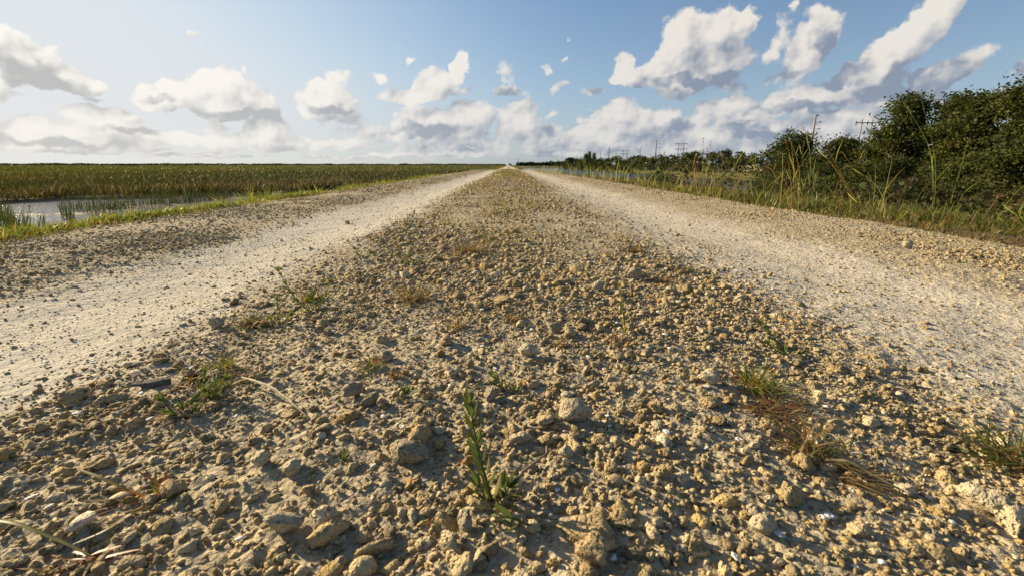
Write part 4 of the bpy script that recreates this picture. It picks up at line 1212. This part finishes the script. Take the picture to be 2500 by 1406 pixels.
def sprig(name, stems, label, cat, r, leafL=0.02, cols=LG, gap=0.008, stemcol=(0.10, 0.12, 0.03), wid=0.26, rad=0.0011, top=True, group=None):
    """stems: list of lists of world points (base first)"""
    o0 = Vector(stems[0][0])
    root = empty(name, o0, label, cat, group)
    sb, lb = Batch(), Batch()
    for st in stems:
        P = [Vector(p) - o0 for p in st]
        # smooth resample
        Q = []
        for i in range(len(P) - 1):
            for t in np.linspace(0, 1, 5, endpoint=False): Q.append(P[i].lerp(P[i + 1], float(t)))
        Q.append(P[-1])
        for it in range(2): Q = [Q[0]] + [(Q[i - 1] + Q[i] * 2 + Q[i + 1]) / 4 for i in range(1, len(Q) - 1)] + [Q[-1]]
        sb.tube(Q, [rad * (1.1 - 0.6 * i / len(Q)) for i in range(len(Q))], stemcol, 6)
        L = 0; tot = sum((Q[i + 1] - Q[i]).length for i in range(len(Q) - 1)); nxt = gap * 1.0; k = 0
        for i in range(len(Q) - 1):
            seg = (Q[i + 1] - Q[i]).length; d = (Q[i + 1] - Q[i]).normalized()
            while L + seg >= nxt:
                c = Q[i] + d * (nxt - L); f = nxt / tot
                a = d.orthogonal().normalized(); b = d.cross(a)
                ang = (k % 2) * math.pi / 2 + r.uniform(-0.35, 0.35)
                for q in (0, math.pi):
                    if r.uniform() < 0.08: continue
                    o = a * math.cos(ang + q) + b * math.sin(ang + q)
                    el = 0.75 + 0.9 * f
                    dd = (o + d * el).normalized()
                    ll = leafL * r.uniform(0.7, 1.15) * (1.05 - 0.35 * f)
                    leaf_shape(lb, c, dd, o, ll, ll * wid * 0.95, np.array(cols[r.integers(len(cols))]) * r.uniform(0.8, 1.2), 0.35, r.uniform(-0.1, 0.3))
                nxt += gap * r.uniform(0.8, 1.25); k += 1
            L += seg
        if top:
            d = (Q[-1] - Q[-2]).normalized(); a = d.orthogonal().normalized(); b = d.cross(a)
            for q in range(6):
                o = a * math.cos(q * 1.05) + b * math.sin(q * 1.05)
                leaf_shape(lb, Q[-1], (o * 0.55 + d).normalized(), o, leafL * r.uniform(0.5, 0.8), leafL * wid * 0.6, np.array(cols[-2]) * 1.1, 0.4, 0.1)
    sb.build('stem', m_wood, True, root)
    if lb.n: lb.build('foliage', m_leaf, True, root)
    return root

def stem_px(pts, lean=0.0, dz=0.004):
    """first pixel is the foot on the ground; the others stand above it (lean: metres nearer per step)"""
    x, y = gp(pts[0][0], pts[0][1], 0.0)
    out = [(x, y, gz(x, y) - dz)]
    for i, p in enumerate(pts[1:]):
        v = at(p[0], p[1], y - lean * (i + 1)); out.append((v.x, v.y, v.z))
    return out
def creep_px(pts, lift=0.012):
    """a stem lying on the ground"""
    out = []
    for p in pts:
        x, y = gp(p[0], p[1], 0.0); out.append((x, y, gz(x, y) + lift + (p[2] if len(p) > 2 else 0)))
    return out

r = np.random.default_rng(91)
sprig('leafy_weed', [stem_px([(1205, 1255), (1190, 1180), (1165, 1090), (1148, 992)], 0.0), stem_px([(1205, 1250), (1222, 1222), (1242, 1190)], 0.006)], 'tallest leafy green weed rising from the gravel in the middle foreground', 'weed', r, 0.0240, gap=0.0062, rad=0.0013)
sprig('leafy_weed', [creep_px([(1290, 1352), (1250, 1335), (1205, 1318), (1172, 1290, 0.015)]), stem_px([(1240, 1345), (1262, 1318), (1292, 1300)], -0.003)], 'leafy green weed creeping at the bottom of the photo, left of the widest rock', 'weed', r, 0.0230, gap=0.0066)
sprig('leafy_weed', [stem_px([(1240, 990), (1232, 960), (1212, 925)]), stem_px([(1242, 990), (1252, 975), (1256, 962)])], 'short bushy green weed just above and right of the tallest leafy one', 'weed', r, 0.024, gap=0.0062)
sprig('leafy_weed', [stem_px([(985, 1008), (988, 985), (990, 962)])], 'small upright green seedling left of the tallest leafy weed', 'weed', r, 0.025, gap=0.0075)
sprig('leafy_weed', [stem_px([(776, 1048), (778, 1036)]), stem_px([(776, 1048), (788, 1040)])], 'tiny green sprout at the tip of the pale dry blade', 'weed', r, 0.016, gap=0.007)
sprig('leafy_weed', [stem_px([(822, 1160), (826, 1140), (836, 1122)]), stem_px([(815, 1162), (790, 1155), (780, 1150)]), stem_px([(825, 1160), (850, 1140)])], 'small spreading green sprout left of the rounded grey rock', 'weed', r, 0.018, gap=0.009, cols=LG[1:])
sprig('leafy_weed', [stem_px([(455, 1025), (420, 1005), (395, 975)]), stem_px([(455, 1025), (448, 1000)]), stem_px([(460, 1025), (470, 1005)]), creep_px([(455, 1025), (500, 1000), (530, 960)])], 'dark green leafy weed left of the reddish tuft in the left foreground', 'weed', r, 0.020, gap=0.0075, cols=LG[:3])
sprig('leafy_weed', [stem_px([(520, 990), (525, 960), (548, 925)]), stem_px([(518, 985), (495, 955), (500, 910)]), stem_px([(520, 988), (535, 965), (555, 945)])], 'upright yellow green weed joined by runners to the reddish tuft', 'weed', r, 0.020, gap=0.008, cols=LG[1:])
sprig('leafy_weed', [stem_px([(768, 765), (735, 745), (705, 705), (682, 664)]), stem_px([(768, 765), (790, 735), (805, 690)]), stem_px([(745, 752), (760, 715), (785, 690)])], 'branched weed with a long leaning stem at the border of the left track', 'weed', r, 0.021, gap=0.011)
sprig('leafy_weed', [stem_px([(682, 795), (684, 765), (678, 735)]), stem_px([(684, 795), (700, 780), (708, 770)]), stem_px([(680, 795), (665, 780)])], 'bright green upright weed just below the long leaning one', 'weed', r, 0.022, gap=0.010, cols=LG[1:])
sprig('leafy_weed', [stem_px([(1528, 838), (1522, 770), (1512, 698)], 0)], 'thin yellow green stalk standing alone right of the crown of the road', 'weed', r, 0.014, gap=0.012, cols=[(0.22, 0.20, 0.04), (0.13, 0.14, 0.03)], stemcol=(0.20, 0.17, 0.04))
sprig('leafy_weed', [stem_px([(1925, 872), (1900, 835), (1862, 790)]), stem_px([(1925, 872), (1950, 862)]), stem_px([(1922, 868), (1890, 852), (1880, 838)])], 'dark green leaning weed at the border of the right track', 'weed', r, 0.020, gap=0.0085, cols=LG[:3])
sprig('leafy_weed', [stem_px([(885, 635), (870, 615), (852, 592)]), stem_px([(885, 635), (905, 618)])], 'small green weed farther off beside the left track', 'weed', r, 0.020, gap=0.011)
sprig('leafy_weed', [stem_px([(985, 655), (978, 625), (968, 588)]), stem_px([(985, 655), (1002, 620), (1005, 600)]), stem_px([(990, 655), (1020, 640)])], 'green branching weed farther off on the left half of the road crown', 'weed', r, 0.022, gap=0.011)
sprig('leafy_weed', [stem_px([(1005, 572), (1002, 550), (1010, 520)]), stem_px([(1005, 572), (985, 560)])], 'far small green weed on the left half of the road crown', 'weed', r, 0.026, gap=0.014)
sprig('leafy_weed', [stem_px([(1180, 600), (1186, 575), (1176, 548)]), stem_px([(1180, 600), (1200, 585)])], 'far green weed near the middle line of the road', 'weed', r, 0.024, gap=0.013)
sprig('leafy_weed', [stem_px([(1912, 1362), (1910, 1350)])], 'tiny green seedling alone at the bottom right of the gravel', 'weed', r, 0.010, gap=0.005)
# a weed with a tall stem on the left bank
x, y = -2.18, 1.96
p0 = (x, y, gz(x, y)); v1 = at(76, 560, y); v2 = at(72, 508, y)
sprig('leafy_weed', [[p0, tuple(v1), tuple(v2)]], 'thin dark weed standing up against the pond at the left border', 'weed', r, 0.020, gap=0.014, cols=LG[:2])

def tuft(name, px, py, wpx, hfac, n, cols, wts, label, cat, r, flat=1.0, w=0.0022, dirb=None, group=None, sprd=0.25, droop=0.5):
    """a tuft of grass blades fanning out from one foot; wpx is its full width in pixels"""
    x, y = gp(px, py, 0.0)
    X, Yp, Dn = ray(px, py); mpp = math.hypot(x, y) / math.hypot(X, Yp) / F
    W_ = wpx * mpp; H = W_ * hfac
    ld = r.uniform(0, 6.28, n) if dirb is None else r.normal(dirb, 0.8, n)
    L = W_ * 0.5 * r.uniform(0.25, 1.1, n)
    bx = r.normal(0, sprd * W_ * 0.35, n); by = r.normal(0, sprd * W_ * 0.35, n)
    h = np.maximum(H * r.uniform(0.1, 1.0, n), 0.003)
    col = pal(n, r, cols, wts)
    bz = surf(x + bx, y + by) - gz(x, y)
    V, T, cc = blades(np.stack([bx, by, bz + 0.001], 1), h, w * r.uniform(0.6, 1.4, n), ld + math.pi / 2 + r.normal(0, 0.4, n), L * flat, ld, col, col * r.uniform(0.8, 1.3, (n, 1)), 5, droop)
    o = raw_mesh(name, V, T, m_grass, cc)
    o.location = (x, y, gz(x, y))
    return tag(o, label, cat, group)
RUST = [(0.24, 0.11, 0.045), (0.24, 0.16, 0.05), (0.15, 0.17, 0.03), (0.38, 0.28, 0.14), (0.12, 0.07, 0.035)]
STRAW = [(0.38, 0.27, 0.13), (0.25, 0.16, 0.07), (0.14, 0.09, 0.045), (0.16, 0.16, 0.04), (0.30, 0.12, 0.05)]
GRN = [(0.15, 0.19, 0.03), (0.20, 0.21, 0.035), (0.26, 0.18, 0.05), (0.28, 0.11, 0.04)]
tuft('grass_tuft', 550, 905, 110, 0.42, 70, GRN, (4, 3, 2, 1), 'yellow green spiky tuft at the top of the left foreground cluster', 'grass tuft', r)
tuft('grass_tuft', 485, 935, 190, 0.20, 70, RUST, (4, 3, 3, 1, 2), 'flat rusty red and green tuft in the left foreground cluster', 'grass tuft', r)
tuft('grass_tuft', 575, 930, 150, 0.12, 60, STRAW, (2, 3, 3, 2, 3), 'brown dry tuft where the long pale blade starts', 'grass tuft', r)
tuft('grass_tuft', 440, 1030, 160, 0.08, 60, STRAW, (2, 4, 4, 1, 1), 'brown withered mat under the dark green weed at the left', 'grass tuft', r)
tuft('grass_tuft', 910, 925, 150, 0.22, 46, GRN, (2, 2, 3, 2), 'thin golden tuft beside a dark grey rock', 'grass tuft', r)
tuft('grass_tuft', 962, 950, 60, 0.30, 26, RUST, (4, 2, 1, 1, 1), 'little reddish tuft just below the thin golden one', 'grass tuft', r)
tuft('grass_tuft', 1010, 745, 190, 0.26, 110, STRAW, (3, 3, 3, 3, 2), 'dark dry tuft left of the middle line of the road', 'grass tuft', r, w=0.0026)
tuft('grass_tuft', 1115, 825, 100, 0.32, 44, STRAW, (3, 3, 2, 1, 3), 'sparse brown tuft on the road crown, nearest below the dark dry one', 'grass tuft', r)
tuft('grass_tuft', 1140, 628, 160, 0.25, 110, STRAW, (3, 3, 3, 4, 2), 'dry olive tuft far up the road crown', 'grass tuft', r, w=0.003)
tuft('grass_tuft', 1545, 622, 100, 0.20, 90, STRAW, (1, 2, 2, 5, 2), 'low olive cushion of grass at the right side of the crown, the farther of two', 'grass tuft', r, w=0.003)
tuft('grass_tuft', 1660, 672, 90, 0.22, 90, STRAW, (1, 3, 4, 4, 1), 'low dark cushion of grass at the border of the right track', 'grass tuft', r, w=0.0026)
tuft('grass_tuft', 1610, 700, 150, 0.12, 80, STRAW, (2, 3, 3, 2, 3), 'flat rusty mat of grass left of the dark cushion', 'grass tuft', r, w=0.0022)
tuft('grass_tuft', 620, 795, 130, 0.16, 110, [(0.20, 0.17, 0.035), (0.26, 0.16, 0.04), (0.14, 0.15, 0.03), (0.28, 0.09, 0.04)], (4, 3, 3, 2), 'yellow and rust coloured mat of weed at the border of the left track', 'grass tuft', r, w=0.004)
tuft('grass_tuft', 760, 735, 110, 0.25, 90, GRN, (4, 3, 2, 1), 'green clump between the branches of the long leaning weed', 'grass tuft', r, w=0.0034)
tuft('grass_tuft', 1245, 805, 80, 0.3, 40, RUST, (3, 3, 2, 2, 1), 'little rust coloured tuft near the middle line of the road', 'grass tuft', r)
tuft('grass_tuft', 1370, 870, 80, 0.3, 40, RUST, (4, 3, 1, 2, 1), 'thin reddish tuft just behind the cream flat topped rock', 'grass tuft', r, w=0.0014)
tuft('grass_tuft', 1500, 860, 100, 0.22, 50, RUST, (4, 3, 1, 2, 1), 'reddish tuft at the foot of the thin yellow green stalk', 'grass tuft', r, w=0.0014)
tuft('grass_tuft', 1840, 965, 230, 0.26, 90, GRN, (4, 3, 2, 2), 'green and red tuft at the upper end of the dry grass trail on the right', 'grass tuft', r, w=0.0024)
tuft('grass_tuft', 1890, 1020, 230, 0.10, 150, STRAW, (5, 4, 3, 1, 2), 'flattened brown straw lying between the two right hand tufts', 'grass tuft', r, w=0.0024)
tuft('grass_tuft', 1975, 1125, 260, 0.20, 150, STRAW, (4, 3, 4, 5, 2), 'large matted brown and green tuft on the right', 'grass tuft', r, w=0.0022)
tuft('grass_tuft', 2050, 1170, 220, 0.06, 90, STRAW, (6, 3, 2, 0.5, 1), 'straw coloured fringe flattened below the large matted tuft', 'grass tuft', r, w=0.0026, dirb=-0.5)
tuft('grass_tuft', 2460, 1125, 330, 0.24, 150, [(0.15, 0.18, 0.03), (0.22, 0.15, 0.05), (0.10, 0.12, 0.025), (0.34, 0.25, 0.12), (0.28, 0.11, 0.05)], (4, 3, 3, 3, 1), 'green and straw tuft cut by the right border of the photo', 'grass tuft', r, w=0.0024)
tuft('grass_tuft', 370, 1240, 250, 0.30, 16, [(0.26, 0.10, 0.04), (0.26, 0.16, 0.05), (0.22, 0.20, 0.05)], (4, 3, 3), 'few reddish blades sprouting beside a tan rock at lower left', 'grass tuft', r, w=0.0034)
tuft('grass_tuft', 200, 1385, 300, 0.12, 18, [(0.20, 0.22, 0.03), (0.34, 0.10, 0.04), (0.36, 0.26, 0.13), (0.14, 0.09, 0.045)], (2, 3, 2, 3), 'dim reddish and brown tuft in the bottom left corner', 'grass tuft', r, w=0.0024)
tuft('grass_tuft', 2360, 905, 60, 0.25, 30, STRAW, (2, 3, 2, 2, 1), 'tiny dry tuft alone on the right track', 'grass tuft', r) if False else None

def ribbon(name, pts, wd, col, label, cat, mat, lift=0.004, cup=0.25):
    """a long flat leaf following ground pixels (px, py, extra height)"""
    P = []
    for p in pts:
        x, y = gp(p[0], p[1], 0.0); P.append(Vector((x, y, gz(x, y) + lift + (p[2] if len(p) > 2 else 0))))
    Q = []
    for i in range(len(P) - 1):
        for t in np.linspace(0, 1, 6, endpoint=False): Q.append(P[i].lerp(P[i + 1], float(t)))
    Q.append(P[-1])
    for it in range(3): Q = [Q[0]] + [(Q[i - 1] + Q[i] * 2 + Q[i + 1]) / 4 for i in range(1, len(Q) - 1)] + [Q[-1]]
    o0 = Q[0].copy(); n = len(Q); V = []; cc = []
    for i, q in enumerate(Q):
        d = (Q[min(i + 1, n - 1)] - Q[max(i - 1, 0)]).normalized(); s = d.cross(Vector((0, 0, 1))).normalized()
        t = i / (n - 1); w = wd * (0.35 + 0.65 * math.sin(math.pi * min(t * 0.9 + 0.12, 1))) * (1 if t < 0.9 else (1 - t) * 10 + 0.05)
        up = Vector((0, 0, 1)) * w * cup
        V += [q - o0 + s * w / 2 + up, q - o0, q - o0 - s * w / 2 + up]
        c = np.array(col) * (0.9 + 0.25 * math.sin(i * 1.7)); cc += [c, c * 0.85, c]
    T = []
    for i in range(n - 1):
        a = 3 * i; T += [(a, a + 1, a + 4), (a, a + 4, a + 3), (a + 1, a + 2, a + 5), (a + 1, a + 5, a + 4)]
    o = raw_mesh(name, [tuple(v) for v in V], T, mat, np.array(cc), True); o.location = o0
    return tag(o, label, cat)
ribbon('dry_blade', [(592, 945, 0.006), (625, 965, 0.010), (665, 985, 0.010), (705, 1015, 0.007), (757, 1058, 0.002)], 0.0045, (0.62, 0.54, 0.38), 'long pale dry leaf blade lying across the gravel on the left', 'dry leaf', m_grass)
ribbon('dry_blade', [(640, 948, 0.004), (700, 940, 0.008), (770, 933, 0.003)], 0.0016, (0.50, 0.38, 0.20), 'thin golden straw lying right of the left foreground cluster', 'dry leaf', m_grass)
ribbon('dry_blade', [(1055, 770, 0.012), (1075, 785, 0.014), (1095, 805, 0.004)], 0.003, (0.5, 0.42, 0.3), 'short pale straw lying below the dark dry tuft', 'dry leaf', m_grass)
ribbon('dry_blade', [(1215, 470, 0.01), (1238, 452, 0.02), (1243, 425, 0.02)], 0.012, (0.46, 0.40, 0.24), 'long thin pale straw far up the road crown', 'dry leaf', m_grass)
ribbon('dry_blade', [(2010, 1155, 0.006), (2060, 1165, 0.012), (2110, 1185, 0.006), (2180, 1215, 0.004)], 0.005, (0.48, 0.38, 0.22), 'curled tan leaf trailing right from the large matted tuft', 'dry leaf', m_grass)
ribbon('green_blade', [(-60, 1325, 0.015), (60, 1348, 0.018), (160, 1372, 0.014), (250, 1402, 0.005)], 0.0034, (0.20, 0.21, 0.03), 'broad yellow green blade reaching in at the bottom left corner', 'grass blade', m_grass)
ribbon('green_blade', [(385, 1300, 0.012), (330, 1325, 0.014), (270, 1340, 0.006), (180, 1362, 0.004)], 0.004, (0.26, 0.22, 0.04), 'narrow yellow green blade lying above the bottom left tuft', 'grass blade', m_grass)
ribbon('green_blade', [(205, 1205, 0.02), (260, 1222, 0.016), (330, 1240, 0.006)], 0.0032, (0.24, 0.20, 0.05), 'arched yellow blade left of the reddish blades', 'grass blade', m_grass)
ribbon('green_blade', [(562, 822, 0.01), (590, 820, 0.012), (625, 824, 0.004)], 0.0045, (0.13, 0.20, 0.03), 'short bright green blade below the rust coloured mat', 'grass blade', m_grass)
# curved bare twig
bt = Batch(); P = creep_px([(1222, 1285), (1250, 1262, 0.004), (1275, 1225, 0.008), (1310, 1198, 0.010), (1333, 1175, 0.008), (1333, 1145, 0.004)], 0.009)
o0 = Vector(P[0]); bt.tube([Vector(p) - o0 for p in P], [0.0020, 0.0017, 0.0016, 0.0014, 0.0012, 0.0007], (0.26, 0.19, 0.12), 6)
o = bt.build('twig', m_bark, True); o.location = o0; tag(o, 'curved bare brown twig lying right of the tallest leafy weed', 'twig')

# ------------------------------------------------------------------ tall grass clumps along the right border
def curve_pts(P, n=14):
    """Catmull-Rom through world points"""
    P = [P[0] * 2 - P[1]] + P + [P[-1] * 2 - P[-2]]; out = []
    for i in range(1, len(P) - 2):
        for t in np.linspace(0, 1, max(3, n // (len(P) - 3)), endpoint=False):
            t = float(t); a, b, c, d = P[i - 1:i + 3]
            out.append(0.5 * ((2 * b) + (c - a) * t + (2 * a - 5 * b + 4 * c - d) * t * t + (3 * b - a - 3 * c + d) * t ** 3))
    out.append(P[-2]); return out

def tall_grass(stems, label, r, col=(0.26, 0.21, 0.07), head=(0.20, 0.12, 0.06), depth=None, group=None, nblade=26, bladeh=0.20, rad=0.0032, leaves=1):
    """stems: pixel paths, foot first; all of a clump share the depth of the first foot"""
    fx, fy = stems[0][0]
    if depth is None: x0, y0 = gp(fx, fy, -0.12)
    else: v = at(fx, fy, depth); x0, y0 = v.x, depth
    z0 = gz(x0, y0) - 0.01
    root = empty('tall_grass_clump', (x0, y0, z0), label, 'tall grass', group)
    o0 = Vector((x0, y0, z0))
    for st in stems:
        v = at(st[0][0], st[0][1], y0)
        P = [Vector((v.x, y0, gz(v.x, y0) - 0.01)) - o0]
        dy = r.uniform(-0.12, 0.12)
        for i, p in enumerate(st[1:]): P.append(at(p[0], p[1], y0 + dy * (i + 1)) - o0)
        Q = curve_pts(P)
        dist = math.hypot(x0, y0); rr_ = max(rad, dist * 0.00055)
        c = np.array(col) * r.uniform(0.75, 1.3)
        b = Batch(); b.tube(Q, [rr_ * (1.1 - 0.75 * i / len(Q)) for i in range(len(Q))], c, 5)
        # narrow leaves leaving the stem
        n = len(Q)
        for q in range(leaves):
            i = int(r.uniform(0.15, 0.75) * n); d = (Q[i + 1 if i + 1 < n else i] - Q[i - 1]).normalized()
            sgn = 1 if r.uniform() < 0.5 else -1
            L = r.uniform(0.12, 0.28)
            leaf_shape(b, Q[i], (d + Vector((sgn * 0.45, r.uniform(-.4, .4), 0.1))).normalized(), Vector((0, 1, 0.2)), L, rr_ * 1.5, c * np.array([0.9, 1.0, 0.8]), 0.2, 0.35)
        b.build('stalk', m_grass, False, root)
        # loose seed head
        b = Batch(); 
        for q in range(16):
            i = int(n * r.uniform(0.84, 0.999)); d = (Q[-1] - Q[-2]).normalized()
            leaf_shape(b, Q[min(i, n - 1)], (d + Vector((r.normal() * 0.35, r.normal() * 0.35, 0))).normalized(), Vector((0, 1, 0)), r.uniform(0.012, 0.03), rr_ * 1.0, np.array(head) * r.uniform(0.7, 1.4), 0.2, 0.1)
        b.build('seed_head', m_grass, False, root)
    if nblade:
        n = nblade; h = bladeh * r.uniform(0.4, 1.2, n); col2 = pal(n, r, G_OLIVE, (4, 3, 3, 4, 3, 1)); ld = r.uniform(0, 6.28, n)
        V, T, cc = blades(np.stack([r.normal(0, .03, n), r.normal(0, .03, n), np.zeros(n)], 1), h, r.uniform(0.003, 0.007, n), r.uniform(0, 3.14, n), h * r.uniform(0.2, 0.9, n), ld, col2, col2 * 1.3, 4)
        raw_mesh('basal_blades', V, T, m_grass, cc, parent=root)
    return root
r = np.random.default_rng(97)
GO = (0.40, 0.32, 0.12); PA = (0.30, 0.28, 0.15); GR = (0.24, 0.26, 0.09)
tall_grass([[(2172, 512), (2130, 455), (2085, 410), (2058, 376)], [(2165, 505), (2128, 440), (2098, 395), (2084, 370)], [(2160, 500), (2120, 470), (2080, 425)]], 'clump of reddish tipped stems leaning left in front of the dark bushes', r, GO, (0.24, 0.13, 0.07))
tall_grass([[(2144, 548), (2090, 488), (2050, 420), (2006, 337)], [(2122, 523), (2060, 440), (2010, 375), (1962, 316)], [(2130, 530), (2075, 470), (2030, 400)]], 'long straight stems crossing from the road border up to the left', r, GO, (0.24, 0.13, 0.07))
tall_grass([[(1888, 506), (1925, 462), (1955, 405), (2004, 336)], [(1896, 500), (1930, 455), (1948, 410)]], 'golden stem rising to the right, crossing the other long stems', r, GO)
tall_grass([[(1941, 478), (1938, 420), (1932, 350)], [(1943, 480), (1942, 430), (1924, 365), (1918, 345)], [(1946, 482), (1952, 430), (1940, 370), (1928, 345)], [(1940, 480), (1925, 400), (1898, 372)]], 'upright clump of golden stems with brown tips at the left end of the thicket', r, GO, (0.28, 0.14, 0.07))
tall_grass([[(1969, 495), (1965, 430), (1958, 390), (1963, 349)], [(1972, 495), (1978, 430), (1977, 370), (1968, 325)], [(1975, 495), (1990, 450), (1998, 425)], [(1966, 493), (1950, 440), (1935, 395)], [(1974, 494), (1984, 455), (1990, 430)]], 'pale silvery clump with broad lower leaves right of the upright golden one', r, PA, (0.24, 0.12, 0.06), leaves=3)
tall_grass([[(2283, 526), (2284, 450), (2280, 370), (2247, 234)], [(2284, 522), (2278, 430), (2262, 345), (2210, 258)], [(2280, 520), (2277, 470), (2276, 430)]], 'two tallest green stems reaching up before the tall trees', r, GR, (0.22, 0.18, 0.07), rad=0.0030)
tall_grass([[(2319, 492), (2340, 430), (2363, 349)], [(2322, 492), (2350, 478), (2365, 468)]], 'single straight green stem right of the two tallest ones', r, GR, GR)
tall_grass([[(1897, 476), (1894, 440), (1881, 412), (1856, 402)], [(1900, 476), (1898, 450), (1893, 425), (1870, 408)], [(1872, 482), (1862, 450), (1845, 415), (1829, 378)]], 'arching golden stems at the right end of the visible canal', r, GO)
tall_grass([[(1795, 478), (1805, 440), (1815, 410), (1835, 385)], [(1800, 478), (1790, 430), (1795, 375)]], 'pair of brownish stems rising before the pale low wall', r, GO, depth=5.2)
tall_grass([[(1752, 470), (1748, 430), (1725, 402), (1700, 398)], [(1755, 470), (1745, 445), (1740, 420), (1716, 405)], [(1750, 470), (1760, 430), (1765, 380)]], 'arching golden clump before the dark round trees', r, GO, depth=5.6)
tall_grass([[(1712, 466), (1716, 400), (1717, 342)], [(1716, 466), (1722, 410), (1727, 366)], [(1718, 466), (1730, 400), (1735, 350)], [(1708, 466), (1704, 410), (1700, 370)]], 'group of very thin upright stems with tips against the clouds', r, PA, depth=5.9)
tall_grass([[(1690, 460), (1694, 420), (1682, 390), (1668, 383)], [(1692, 460), (1700, 420), (1692, 394), (1676, 388)], [(1685, 460), (1672, 425), (1660, 405)], [(1688, 460), (1712, 420), (1728, 395)]], 'orange gold arching clump under the larger twin poles', r, (0.36, 0.22, 0.07), depth=6.4)
tall_grass([[(1628, 450), (1625, 410), (1622, 370)], [(1632, 450), (1642, 420), (1660, 395)], [(1625, 450), (1612, 420), (1604, 400)]], 'thin fan of stems right of the dark single pole', r, GR, depth=7.2)
tall_grass([[(1570, 440), (1572, 400), (1558, 366)], [(1566, 440), (1560, 400), (1565, 363)], [(1575, 440), (1582, 410), (1590, 390)]], 'thin dark tipped stems left of the twin towered house', r, GR, (0.08, 0.06, 0.05), depth=8.0)
tall_grass([[(1520, 432), (1512, 400), (1504, 375)], [(1524, 432), (1520, 400), (1506, 386)], [(1526, 432), (1535, 410), (1540, 395)]], 'thin fan of stems below the most distant twin poles', r, GR, depth=9.5)
tall_grass([[(1440, 424), (1432, 400), (1420, 386)], [(1436, 424), (1425, 402), (1410, 388)], [(1444, 424), (1446, 405), (1452, 392)]], 'thin leaning stems in front of the three feathery pines', r, GR, depth=13)
tall_grass([[(1378, 417), (1370, 402), (1358, 390)], [(1374, 417), (1362, 403), (1345, 392)], [(1382, 417), (1384, 400), (1382, 387)]], 'small far fan of stems at the road border, nearest to the road end', r, GR, depth=20)
tall_grass([[(2500, 600), (2500, 560), (2485, 520), (2462, 485)], [(2510, 600), (2505, 550), (2500, 520)], [(2490, 600), (2495, 575), (2478, 545)]], 'broad pale green blades at the right border of the photo', r, (0.20, 0.23, 0.08), leaves=4, rad=0.0035)
tall_grass([[(2405, 590), (2330, 565), (2290, 545)], [(2440, 600), (2400, 540), (2440, 480)], [(2430, 600), (2470, 540), (2500, 500)]], 'low sprawling straw stems in the dark grass at lower right', r, (0.28, 0.18, 0.09))
# loose single stems along the whole right border, as part of the rough grass
def stray():
    r = np.random.default_rng(99); n = 300
    y = np.exp(r.uniform(math.log(2.6), math.log(45), n)); x = edge_r(y) + r.uniform(0.05, 1.6, n)
    h = r.uniform(0.12, 0.5, n); d = np.hypot(x, y); col = pal(n, r, [GO, PA, GR, (0.24, 0.13, 0.06)], (4, 2, 4, 2))
    V, T, cc = blades(np.stack([x, y, surf(x, y) - 0.01], 1), h, np.maximum(0.004, px_w(d, 0.42)), r.uniform(-0.5, 0.5, n), h * r.uniform(0.05, 0.8, n), r.uniform(0, 6.28, n), col, col * 1.1, 6, 1.4)
    tag(raw_mesh('loose_stems', V, T, m_grass, cc), 'scattered thin golden stems rising out of the rough grass on the right', 'grass stems', kind='stuff')
stray()
